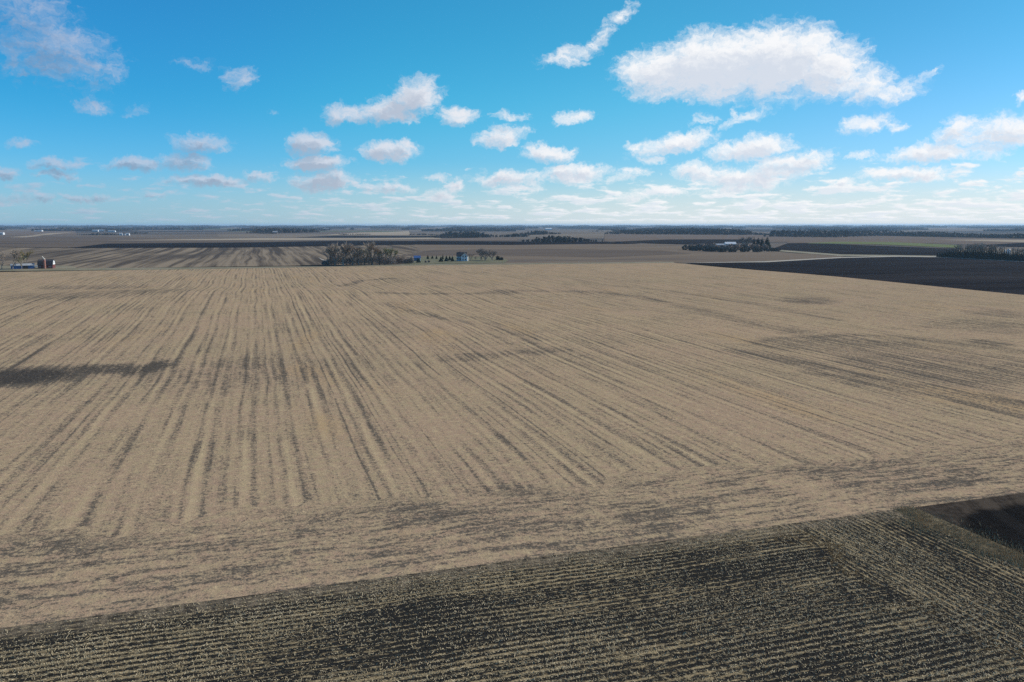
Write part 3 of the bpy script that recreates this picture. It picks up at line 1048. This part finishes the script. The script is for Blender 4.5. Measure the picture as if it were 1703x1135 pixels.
for i, (u, vb, vt, lab) in enumerate([(801, 433, 412.5, 'taller dark bare tree first of the clump past the house'), (809, 433.5, 414, 'dense purplish bare tree in the middle of the clump past the house'),
                                      (817, 433, 416, 'rounded bare tree last of the clump past the house')]):
    p_ = spot(u, vb)
    bare_tree('bare_tree', lab, 'tree', u, vb, (vb - vt) * px_m(p_), 150 + i, .6, 1800, m_twig_dark, 'dark bare trees past the house', .12, 2)
shrub('evergreen_bush', 'dark evergreen bush beyond the clump of bare trees', 828, 433, 4.6, 3.4, 160, m_wood_dark, 700, None, 'bush')
shrub('evergreen_bush', 'lower dark evergreen bush ending the yard hedge', 834, 433, 3.0, 3.4, 161, m_wood_dark, 600, None, 'bush')

# --- yard trees by the barn
yard = [(3, 448, 418, .62, 1300, m_twig, 'bare grey tree cut off by the picture edge'),
        (21, 449, 419, .6, 2000, m_twig, 'leaning bare tree before the end of the blue shed'),
        (36, 448, 421, .72, 2000, m_twig_green, 'spreading olive tree over the blue shed'),
        (45, 447, 419, .5, 900, m_twig_gold, 'tree with golden leaves left on beside the barn')]
for i, (u, vb, vt, sp, tw, mt, lab) in enumerate(yard):
    p_ = spot(u, vb)
    bare_tree('yard_tree', lab, 'tree', u, vb, (vb - vt) * px_m(p_), 170 + i, sp, tw, mt, 'yard trees by the barn', .22, 1, 1.6 if i else None)

# --- spruce shelterbelt
g0 = spruce_meshes(200, 8.0, 1.75, 700)
protos = []
belt = []
us = np.concatenate([np.linspace(1559, 1604, 13), np.linspace(1607.5, 1716, 31)])
SB = 'dark spruces of the long shelterbelt'
for i, u in enumerate(us):
    f_ = (u - 1559) / (1703 - 1559)
    vb = 427.6 + 7.2 * f_
    vt = float(np.interp(u, [1557, 1564, 1575, 1590, 1640, 1660, 1703], [419, 416, 413.5, 412.3, 412.8, 414.8, 418.5])) + random.uniform(-1, .8)
    loc = spot(u, vb)
    loc.z -= .1
    h = (vb - vt) * px_m(loc)
    sc_ = (random.uniform(.9, 1.15) * h / 10.2, random.uniform(.9, 1.15) * h / 10.2, h / 8)
    lab = 'dark green spruce in the long shelterbelt row'
    if len(protos) < 4:
        t = spruce('spruce_tree', lab, u, vb, 200 + i, 8.0, 1.75, SB, loc, 700)
        t.scale = sc_
        protos.append(t)
    else:
        copy_tree(random.choice(protos), loc, random.uniform(0, 6), sc_)
# bare trees behind the belt
bt0 = None
BH = 'bare trees behind the shelterbelt'
labs = ['wide pale bare tree first above the spruce belt', 'pale bare tree second above the spruce belt', 'round bare tree third above the spruce belt',
        'bare tree fourth above the spruce belt', 'greyish bare tree fifth above the spruce belt', 'bare tree sixth above the spruce belt',
        'last tall bare tree before the white grain bins', 'low bare tree just past the white grain bins', 'low bare tree at the far end of the spruce belt']
for i, (u, vt) in enumerate([(1596, 408), (1606, 407), (1616, 405.5), (1626, 407), (1637, 406), (1648, 408), (1660, 408), (1690, 413), (1702, 414)]):
    vb = 425.5 + (u - 1596) * .035
    p_ = spot(u, vb)
    h = (vb - vt) * px_m(p_)
    bare_tree('bare_tree', labs[i], 'tree', u, vb, h, 230 + i, .66, 1200, m_twig, BH, .14, 2)

# --- hedge and conifers of the middle-distance farmstead
for i, (u, vb, vt, r_, lab) in enumerate([(1253.5, 414, 393.5, 2.6, 'slim spire conifer first of four above the hedge'), (1260.5, 414, 394.8, 4.2, 'broad conifer joined to its neighbour above the hedge'),
                                          (1267, 414, 394.8, 4.0, 'blunt conifer second from the pointed one above the hedge'), (1275.5, 414.5, 393.5, 5.2, 'pointed wide conifer standing apart above the hedge')]):
    p_ = spot(u, vb)
    spruce('conifer_tree', lab, u, vb, 260 + i, (vb - vt) * px_m(p_), r_ * 1.15, 'tall conifers above the farmstead hedge', None, 1600)
bare_tree('bare_tree', 'faint bare tree beside the slim spire conifer', 'tree', 1240, 413, 17, 270, .6, 1500, m_twig_dark, None, .12, 2)


def hedge(name, label, pts, h0, h1, depth, mat, seed, spacing=3.0, kind=None):
    """a loose row of bushes reading as one mass"""
    rnd = np.random.default_rng(seed)
    allq = []
    gp = [at(*p) for p in pts]
    for (ax, ay), (bx, by) in zip(gp[:-1], gp[1:]):
        L = math.hypot(bx - ax, by - ay)
        for j in range(max(2, int(L / spacing))):
            f_ = (j + rnd.uniform(0, 1)) / max(2, int(L / spacing))
            x = ax + (bx - ax) * f_ + rnd.normal(0, depth / 3)
            y = ay + (by - ay) * f_ + rnd.uniform(0, depth)
            h = rnd.uniform(h0, h1)
            n = 110
            w = h * rnd.uniform(.5, .75)
            c = rnd.normal(0, 1, (n, 3))
            c /= np.linalg.norm(c, axis=1)[:, None]
            c *= rnd.uniform(.4, 1, n)[:, None] ** .5
            p = c * np.array([w, w, h / 2]) + np.array([x, y, gz1(x, y) + h * .48])
            d = rnd.normal(0, 1, (n, 3)) * h * .12
            e = rnd.normal(0, 1, (n, 3)) * h * .10
            allq.append(np.stack([p - d, p + e, p + d, p - e], 1))
    o = quads_mesh(name, np.concatenate(allq), mat)
    o['label'] = label
    o['category'] = 'hedge'
    if kind:
        o['kind'] = kind
    return o


hedge('hedge', 'low dark hedge along the front of the farmstead with four conifers', [(1150, 415.8), (1170, 417.6), (1215, 419.6), (1250, 419.3), (1293, 418.3)], 3.0, 6.0, 14, m_hedge, 301, 2.6)
hedge('hedge', 'grey brush filling the yard of the farmstead with four conifers', [(1160, 414.2), (1190, 415.2), (1215, 416.6), (1245, 415.0), (1288, 415.6)], 4, 7.5, 16, m_twig_brown, 302, 3.0)


# ------------------------------------------------------------------ woodlots
def wood(name, label, u0, u1, v0, v1, depth, h, mats, seed, spacing=8.0, hvar=.35, gap=0.0, leaf=1.0, nl=26, group=None):
    """a far wood: hundreds of crowns between two ground points, depth metres deep"""
    rnd = np.random.default_rng(seed)
    a = np.array(at(u0, v0))
    b_ = np.array(at(u1, v1))
    L = np.linalg.norm(b_ - a)
    dv = (b_ - a) / L
    nv = np.array([-dv[1], dv[0]])
    if nv @ (a + b_) < 0:
        nv = -nv
    nt = int(max(8, min(7000, L * depth / spacing ** 2)))
    tt = rnd.uniform(0, 1, nt)
    dd = rnd.uniform(0, 1, nt)
    if gap:
        keep = np.sin(tt * L / 160 + seed) + .5 * np.sin(tt * L / 55 + seed * 2) > gap - 1
        tt, dd = tt[keep], dd[keep]
    nt = len(tt)
    ends = np.clip(np.minimum(tt, 1 - tt) * L / 60, .45, 1)
    pxy = a + dv * (tt * L)[:, None] + nv * (dd * depth)[:, None]
    hh = h * rnd.uniform(1 - hvar, 1, nt) * (.86 + .2 * np.sin(tt * L / 110 + seed)) * ends
    zz = gz(pxy[:, 0], pxy[:, 1])
    groups = [[] for _ in mats]
    for x in range(nt):
        n = nl
        w = hh[x] * rnd.uniform(.24, .36)
        c = rnd.normal(0, 1, (n, 3))
        c /= np.linalg.norm(c, axis=1)[:, None]
        c *= rnd.uniform(.2, 1, n)[:, None] ** .5
        p = c * np.array([w, w, hh[x] * .5]) + np.array([pxy[x, 0], pxy[x, 1], zz[x] + hh[x] * .5 - .6])
        d = rnd.normal(0, 1, (n, 3)) * hh[x] * .10 * leaf
        e = rnd.normal(0, 1, (n, 3)) * hh[x] * .10 * leaf
        groups[int(rnd.uniform(0, 1) ** 1.0 * len(mats)) % len(mats)].append(np.stack([p - d, p + e, p + d, p - e], 1))
    root = None
    Q = np.concatenate([q for g_ in groups for q in g_])
    o = quads_mesh(name, Q, mats[0])
    if len(mats) > 1:
        idx = []
        for i, g_ in enumerate(groups):
            idx += [i] * (len(g_) * nl)
        for m_ in mats[1:]:
            o.data.materials.append(m_)
        o.data.polygons.foreach_set('material_index', np.array(idx, np.int32))
    o['label'] = label
    o['category'] = 'wood'
    o['kind'] = 'stuff'
    if group:
        o['group'] = group
    return o


BW, DW = m_wood_far, m_wood_dark
woods = [
    # u0 u1 v0 v1 depth h mats label
    (128, 192, 391.6, 391.6, 60, 13, (DW, BW), 'dark woodlot below the white poultry barns'),
    (200, 245, 389.0, 388.6, 60, 12, (BW, DW), 'thin brown wood behind the three white farm buildings'),
    (432, 460, 389.2, 389.2, 90, 15, (BW,), 'brown wood with a small white house in front'),
    (455, 540, 388.4, 386.5, 120, 17, (BW, BW, DW), 'long brown wood beyond the pale stripe field'),
    (568, 592, 391.0, 390.8, 40, 10, (BW,), 'small brown copse beside a darker one'),
    (594, 622, 391.0, 390.5, 40, 11, (DW, BW), 'small dark copse in the pale fields'),
    (678, 716, 391.4, 391.4, 50, 15, (DW, BW), 'dark shelter row joined to the big mixed wood'),
    (716, 740, 391.8, 391.5, 60, 15, (DW, DW, BW), 'patch of dark evergreens at the near edge of the big mixed wood'),
    (732, 830, 396.4, 394.8, 150, 19, (BW, BW, DW), 'big mixed brown wood behind the farmhouse'),
    (830, 876, 394.6, 394.2, 80, 17, (DW, DW), 'solid block of blue dark evergreens'),
    (877, 936, 391.0, 389.6, 80, 14, (BW, DW), 'brown wood right behind the evergreen block'),
    (906, 1010, 403.8, 401.6, 80, 14, (BW, DW), 'long low wood lying on the black field'),
    (990, 1014, 385.4, 385.2, 50, 11, (DW,), 'thin dark line of trees above the grey field'),
    (1005, 1280, 390.0, 391.5, 500, 17, (BW, BW, DW), 'great blue wood above the grey fields'),
    (1280, 1400, 392.5, 394.5, 400, 17, (BW, BW, DW), 'great wood continuing past the four conifers'),
    (1390, 1450, 395.4, 391.4, 200, 18, (BW, DW), 'rounded brown wood over the green strip'),
    (1452, 1720, 391.8, 397.5, 160, 14, (BW, BW, DW), 'long low purple wood beyond the green strip'),
]
for i, (u0, u1, v0, v1, dp, h, mt, lab) in enumerate(woods):
    wood('woods', lab, u0, u1, v0, v1, dp, h, mt, 400 + i, 9.0 if dp < 200 else 14.0, leaf=1.15)
# skyline woods, far behind one another
rng = random.Random(5)
sky_lab = ['blue skyline wood', 'hazy skyline wood']
k_ = 0
for v, h, gap in ((384.6, 13, 1.1), (382.6, 14, .85), (380.6, 15, .6), (378.9, 17, .35), (377.6, 20, .0), (376.8, 24, -.2)):
    d = 33 * 1325 / (v - 374)
    nseg = 5
    for q_ in range(nseg):
        u0 = -60 + (1830 / nseg) * q_
        u1 = u0 + 1830 / nseg + 20
        jit = [rng.uniform(-.5, .5) * (v - 374) / 10 for _ in range(2)]
        wood('woods', 'blue hazy woods of the skyline', u0, u1, v + jit[0], v + jit[1], 160 + d * .012, h, (BW, BW, DW) if q_ % 2 else (BW, DW),
             500 + k_, 9 + d / 1300, .35, gap, 2.0, 9, 'hazy woods along the skyline')
        k_ += 1

# ------------------------------------------------------------------ loose residue on the near ground
m_straw = foliage_mat('corn_straw', (.30, .235, .135), (.60, .49, .32), (.40, .32, .19))
m_dry = foliage_mat('dry_grass', (.30, .225, .13), (.50, .39, .235), (.42, .285, .145))
rng = np.random.default_rng(77)


def vnoise(x, y, seed):
    """cheap value noise for clumping"""
    r_ = np.random.default_rng(seed)
    tab = r_.uniform(0, 1, (64, 64))
    xi, yi = np.floor(x).astype(int), np.floor(y).astype(int)
    fx, fy = x - xi, y - yi
    fx, fy = fx * fx * (3 - 2 * fx), fy * fy * (3 - 2 * fy)
    g_ = lambda i, j: tab[i % 64, j % 64]
    return (g_(xi, yi) * (1 - fx) + g_(xi + 1, yi) * fx) * (1 - fy) + (g_(xi, yi + 1) * (1 - fx) + g_(xi + 1, yi + 1) * fx) * fy


def straw_piles(n):
    x = rng.uniform(-55, XS - 2, n)
    y = rng.uniform(30, Y0 - .5, n)
    side = x + 9 * (vnoise(x / 8, y / 8, 3) - .5) > XT
    rowc = lambda c: np.floor(c / .76) * .76 + .38 + rng.normal(0, .1, len(c))
    wob = .9 * (vnoise(x / 14, y / 14, 8) - .5)
    loose = rng.uniform(0, 1, n) < .14
    y2 = np.where(side | loose, y, rowc(y) + wob)
    x2 = np.where(side & ~loose, rowc(x) + wob, x)
    dens = .55 * vnoise(np.where(side, x2 * 9, x2) / 30, np.where(side, y2, y2 * 12) / 30, 4) + .45 * vnoise(x2 / 5, y2 / 5, 6)
    keep = rng.uniform(0.12, .80, n) < dens
    return x2[keep], y2[keep]


x, y = straw_piles(300000)
n = len(x)
z = gz(x, y)
a = rng.uniform(0, 2 * np.pi, n)
tilt = rng.uniform(0, 1, n) ** 2.6 * .8
d = np.stack([np.cos(a) * np.cos(tilt), np.sin(a) * np.cos(tilt), np.sin(tilt)], -1)
L = (rng.uniform(.08, .18, n) + .22 * rng.uniform(0, 1, n) ** 5)[:, None]
sd = np.cross(d, np.array([.25, 0, 1.0]) + rng.normal(0, .35, (n, 3)))
sd /= np.linalg.norm(sd, axis=1)[:, None]
w = rng.uniform(.010, .026, n)[:, None]
p = np.stack([x, y, z + rng.uniform(.01, .06, n)], -1)
st = quads_mesh('corn_residue', np.stack([p - sd * w, p + sd * w, p + d * L + sd * w * .6, p + d * L - sd * w * .6], 1), m_straw)
st['label'] = 'pale broken cornstalks in rows on the dark near field'
st['category'] = 'crop residue'
st['kind'] = 'stuff'

n = 32000
y = rng.uniform(20, Y0 + .5, n)
x = XS + rng.normal(0, 1.5, n) + .8 * np.sin(y / 6)
keep = vnoise(x / 1.6, y / 2.6, 12) * .5 + vnoise(x / 4, y / 6, 13) * .5 > rng.uniform(.3, .62, n)
x, y = x[keep], y[keep]
n = len(x)
tall = .15 + .75 * vnoise(x / 2.2, y / 3.5, 15) ** 1.6
a = rng.uniform(0, 2 * np.pi, n)
lean = rng.uniform(.05, .6, n)
d = np.stack([np.cos(a) * lean, np.sin(a) * lean, np.ones(n)], -1)
d /= np.linalg.norm(d, axis=1)[:, None]
L = (rng.uniform(.5, 1.1, n) * tall)[:, None]
sd = np.cross(d, rng.normal(0, 1, (n, 3)))
sd /= np.linalg.norm(sd, axis=1)[:, None]
w = rng.uniform(.012, .03, n)[:, None]
p = np.stack([x, y, gz(x, y) - .02], -1)
gr = quads_mesh('dry_grass', np.stack([p - sd * w, p + sd * w, p + d * L + sd * w * .2, p + d * L - sd * w * .2], 1), m_dry)
gr['label'] = 'rusty dry grass along the strip between dark fields'
gr['category'] = 'grass'
gr['kind'] = 'stuff'

# ------------------------------------------------------------------ air
me = bpy.data.meshes.new('haze')
v_, f_ = box(-26000, 26000, -3600, 26000, -12, 46)
me.from_pydata(v_, [], f_)
hz = bpy.data.objects.new('haze', me)
C.objects.link(hz)
hz['kind'] = 'stuff'
hm_ = bpy.data.materials.new('haze')
hm_.use_nodes = True
hm_.node_tree.nodes.clear()
pv = hm_.node_tree.nodes.new('ShaderNodeVolumePrincipled')
pv.inputs['Color'].default_value = (.50, .74, 1.0, 1)
pv.inputs['Density'].default_value = 0.000048
pv.inputs['Anisotropy'].default_value = 0.2
ou = hm_.node_tree.nodes.new('ShaderNodeOutputMaterial')
hm_.node_tree.links.new(pv.outputs[0], ou.inputs['Volume'])
me.materials.append(hm_)

# ------------------------------------------------------------------ sun and sky
SUN_AZ, SUN_EL = R(84), R(31)          # clockwise from +y
sun_d = bpy.data.lights.new('sun', 'SUN')
sun_d.energy = 4.6
sun_d.angle = R(.53)
sun_d.color = (1.0, .95, .87)
sun = bpy.data.objects.new('sun', sun_d)
sv = Vector((math.sin(SUN_AZ) * math.cos(SUN_EL), math.cos(SUN_AZ) * math.cos(SUN_EL), math.sin(SUN_EL)))
sun.rotation_euler = sv.to_track_quat('Z', 'Y').to_euler()
C.objects.link(sun)

world = bpy.data.worlds.new('World')
sc.world = world
world.use_nodes = True
world.cycles.sampling_method = 'NONE'
wt = world.node_tree
wt.nodes.clear()
g = NT(wt)


def ang(u, v):
    """compass bearing and height above the horizon, degrees"""
    x = (u - CX) / F_PX
    yy = -(v - CY) / F_PX
    fw = math.cos(PITCH) + yy * math.sin(PITCH)
    up = -math.sin(PITCH) + yy * math.cos(PITCH)
    az = math.degrees(math.atan2(x, fw)) + math.degrees(YAW)
    el = math.degrees(math.atan2(up, math.hypot(x, fw)))
    return az, el


# every cloud of the photo: u, v, half width, half height, weight, tilt(deg)
CL = [
    (1110, 122, 90, 42, 1.0, 0), (1190, 112, 120, 55, 1.15, 0), (1290, 105, 120, 58, 1.2, 0), (1370, 112, 75, 48, 1.05, 0), (1330, 78, 60, 32, .9, 0),
    (1160, 140, 70, 26, .9, 0), (1435, 142, 60, 30, .85, 0), (1490, 152, 54, 17, .62, 10), (1532, 134, 26, 9, .5, 30),
    (950, 92, 52, 15, .62, 14), (1000, 62, 46, 15, .55, 40), (1035, 28, 30, 14, .5, 45), (960, 105, 14, 8, .4, 0),
    (90, 80, 105, 50, .62, -15), (50, 22, 60, 42, .5, 0), (150, 105, 60, 24, .52, -20), (20, 100, 30, 30, .45, 0),
    (397, 130, 27, 20, .62, 10), (158, 175, 38, 12, .55, 0), (328, 108, 30, 9, .26, 0), (222, 181, 17, 8, .26, 0), (455, 189, 10, 5, .2, 0),
    (695, 162, 42, 32, 1.0, 20), (650, 186, 58, 22, 1.0, 0), (575, 190, 46, 17, .9, 0), (620, 183, 20, 16, .8, 0),
    (762, 192, 36, 17, .85, 0), (848, 194, 32, 9, .6, 0), (838, 226, 46, 16, .8, 10), (953, 195, 33, 11, .8, 10), (908, 254, 50, 17, .9, 0),
    (518, 240, 44, 20, .95, 0), (530, 271, 56, 13, 1.0, 0), (648, 252, 52, 17, 1.0, 0), (670, 243, 22, 12, .8, 0),
    (335, 238, 54, 17, .78, 0), (225, 272, 52, 12, .85, 0), (308, 268, 50, 16, .82, 0), (98, 276, 42, 11, .85, 0), (96, 294, 38, 8, .8, 0), (14, 290, 28, 10, .75, 0), (30, 238, 28, 7, .62, 0),
    (345, 303, 74, 11, .88, 0), (150, 330, 60, 7, .6, 0), (45, 332, 50, 8, .6, 0), (260, 322, 40, 6, .5, 0), (432, 294, 30, 8, .7, 0), (535, 304, 62, 19, .95, 0), (640, 312, 54, 11, .75, 0), (557, 296, 34, 12, .8, 0),
    (758, 306, 15, 11, .8, 0), (730, 321, 26, 8, .75, 0), (722, 294, 22, 7, .5, 0), (955, 288, 60, 17, .9, 0), (850, 298, 66, 14, .8, 0), (1045, 293, 42, 10, .7, 10),
    (1125, 240, 76, 17, .95, 10), (1060, 245, 24, 9, .65, 0), (1085, 266, 21, 8, .7, 0), (1252, 247, 76, 19, .95, 8), (1165, 200, 26, 9, .5, 20), (1238, 196, 46, 11, .55, 10), (1222, 188, 10, 12, .5, 30),
    (1440, 208, 46, 14, .75, 10), (1496, 213, 18, 10, .6, 0), (1548, 254, 78, 15, .95, 4), (1592, 224, 48, 24, .85, 10), (1670, 216, 66, 25, .95, 10), (1640, 245, 40, 14, .7, 0),
    (1310, 275, 80, 22, .95, 10), (1240, 298, 80, 18, .9, 0), (1175, 284, 62, 16, .8, 0), (1225, 315, 66, 10, .7, 0), (1505, 287, 74, 11, .9, 0), (1432, 260, 26, 6, .55, 0), (1400, 302, 34, 9, .7, 0),
    (1700, 163, 12, 8, .5, 0), (1385, 165, 26, 7, .3, 0), (1110, 322, 50, 8, .6, 0), (1050, 330, 40, 7, .6, 0), (870, 312, 40, 8, .65, 0),
]
grp = bpy.data.node_groups.new('cumulus', 'ShaderNodeTree')
grp.interface.new_socket('P', in_out='INPUT', socket_type='NodeSocketVector')
grp.interface.new_socket('D', in_out='OUTPUT', socket_type='NodeSocketFloat')
q = NT(grp)
gi = q.n('NodeGroupInput')
go = q.n('NodeGroupOutput')
P0 = gi.outputs[0]
wv = q.vm('SCALE', q.vm('SUBTRACT', q.noise(P0, .55, 4, .6, col=True), (.5, .5, .5)), scale=1.7)
wv = q.vm('MULTIPLY', wv, (1.5, .85, 0))
wv2 = q.vm('SCALE', q.vm('SUBTRACT', q.noise(P0, 2.4, 4, .65, col=True), (.5, .5, .5)), scale=.75)
wv = q.vm('ADD', wv, q.vm('MULTIPLY', wv2, (1.3, .8, 0)))
P1 = q.vm('ADD', P0, wv)
acc = None
for u, v, ru, rv, w, tilt in CL:
    az, el = ang(u, v)
    k = math.degrees(1 / F_PX) * math.cos(R(az) - YAW) ** 2
    a_, b_ = ru * k * 1.12, rv * math.degrees(1 / F_PX) * 1.12
    if tilt:
        d_ = q.vm('SUBTRACT', P1, (az, el, 0))
        c_, s_ = math.cos(R(tilt)), math.sin(R(tilt))
        e1 = q.vm('DOT_PRODUCT', d_, (c_ / a_, s_ / a_, 0))
        e2 = q.vm('DOT_PRODUCT', d_, (-s_ / b_, c_ / b_, 0))
        r2 = q.m('MULTIPLY_ADD', e1, e1, q.mul(e2, e2))
    else:
        mm = q.n('ShaderNodeVectorMath', operation='MULTIPLY_ADD')
        q.put(mm.inputs[0], P1)
        q.put(mm.inputs[1], (1 / a_, 1 / b_, 0))
        q.put(mm.inputs[2], (-az / a_, -el / b_, 0))
        e = mm.outputs[0]
        r2 = q.vm('DOT_PRODUCT', e, e)
    f_ = q.m('MULTIPLY_ADD', r2, -w, w)
    acc = f_ if acc is None else q.m('MAXIMUM', acc, f_)
st_ = q.vm('MULTIPLY', P1, (.75, 1.25, 1))
n1 = q.noise(st_, .9, 9, .62)
n2 = q.noise(q.vm('ADD', st_, (31, 7, 0)), 2.8, 6, .62)
den = q.add(acc, q.add(q.mul(q.sub(n1, .5), 1.5), q.mul(q.sub(n2, .5), .88)))
q.put(go.inputs[0], den)

dr_ = g.n('ShaderNodeTexCoord').outputs['Generated']
dx, dy, dz = g.sep(dr_)
az = g.mul(g.m('ARCTAN2', dx, dy), 180 / math.pi)
el = g.mul(g.m('ARCSINE', g.m('MINIMUM', g.m('MAXIMUM', dz, -1), 1)), 180 / math.pi)
PP = g.xyz(az, el, 0)


def cumulus(vec):
    o = g.n('ShaderNodeGroup')
    o.node_tree = grp
    g.put(o.inputs[0], vec)
    return o.outputs[0]


Dr = cumulus(PP)
D = g.smooth(Dr, -.04, 1.0)
Dup = cumulus(g.vm('ADD', PP, g.xyz(g.mul(el, .09), g.mul(el, .12), 0)))
# low banks of cloud, crowding together towards the horizon
lq = g.xyz(g.mul(az, .42), g.mul(g.m('LOGARITHM', g.mx(g.add(el, 1.1), .05), math.e), 5.2), 0)
lwp = g.vm('SCALE', g.vm('SUBTRACT', g.noise(lq, 1.2, 3, .6, col=True), (.5, .5, .5)), scale=.5)
lq = g.vm('ADD', lq, lwp)
ln = g.noise(lq, 1.0, 7, .6)
ln2 = g.noise(g.vm('ADD', lq, (.12, .22, 0)), 1.0, 5, .6)
cover = g.add(g.smooth(az, -8, 40, .50, .445), g.smooth(el, 1.4, 4.4, 0, .10))
lowm = g.mul(g.smooth(el, 5.0, 3.4), g.smooth(el, .0, .5))
Dl = g.mul(g.smooth(g.sub(ln, cover), 0, .14), lowm)
Dl2 = g.smooth(g.sub(ln2, cover), .0, .2)

sky = g.n('ShaderNodeTexSky', sky_type='NISHITA')
sky.sun_disc = False
sky.sun_elevation = SUN_EL
sky.sun_rotation = SUN_AZ
sky.altitude = 300
sky.air_density = 1.0
sky.dust_density = 0.6
sky.ozone_density = 2.0
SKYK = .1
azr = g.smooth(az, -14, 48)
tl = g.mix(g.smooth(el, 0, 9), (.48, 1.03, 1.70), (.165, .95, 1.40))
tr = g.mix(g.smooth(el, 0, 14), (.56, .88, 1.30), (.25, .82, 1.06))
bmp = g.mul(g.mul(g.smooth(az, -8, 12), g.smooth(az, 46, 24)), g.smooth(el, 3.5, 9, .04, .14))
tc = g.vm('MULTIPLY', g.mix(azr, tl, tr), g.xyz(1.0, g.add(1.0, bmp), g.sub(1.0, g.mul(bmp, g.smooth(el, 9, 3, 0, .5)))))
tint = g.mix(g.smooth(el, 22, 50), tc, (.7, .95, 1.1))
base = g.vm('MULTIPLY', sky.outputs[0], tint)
# clouds: bright towards the sun side, greyer and mauve away from it
lit = g.smooth(az, -14, 30)
wh = g.mix(lit, (5.2, 5.6, 6.9), (9.7, 9.7, 9.8))
gy = g.mix(lit, (2.7, 3.1, 4.3), (6.9, 7.4, 8.3))
shade = g.smooth(g.add(Dup, g.mul(Dr, .25)), g.smooth(az, -10, 25, .05, .28), g.smooth(az, -10, 25, .95, 1.32))
ccol = g.mix(shade, wh, gy)
lcol = g.mix(g.mul(Dl2, .8), wh, g.mix(lit, (2.9, 4.2, 5.8), (7.4, 8.1, 8.9)))
veil = g.mul(g.smooth(el, 4.6, -.3), g.smooth(az, -14, 46, .52, .84))
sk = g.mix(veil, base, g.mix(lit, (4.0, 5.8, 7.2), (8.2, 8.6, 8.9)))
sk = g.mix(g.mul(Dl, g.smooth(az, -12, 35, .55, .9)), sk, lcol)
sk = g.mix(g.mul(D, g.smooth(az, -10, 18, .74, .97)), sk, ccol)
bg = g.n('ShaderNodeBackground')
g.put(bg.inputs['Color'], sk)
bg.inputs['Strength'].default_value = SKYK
wo = g.n('ShaderNodeOutputWorld')
wt.links.new(bg.outputs[0], wo.inputs[0])

# ------------------------------------------------------------------ render settings
sc.render.engine = 'CYCLES'
sc.cycles.use_denoising = False
sc.cycles.max_bounces = 4
sc.cycles.diffuse_bounces = 2
sc.cycles.volume_bounces = 1
sc.cycles.transparent_max_bounces = 4
sc.view_settings.view_transform = 'Standard'
sc.view_settings.look = 'None'
sc.view_settings.exposure = 0
sc.view_settings.gamma = 1
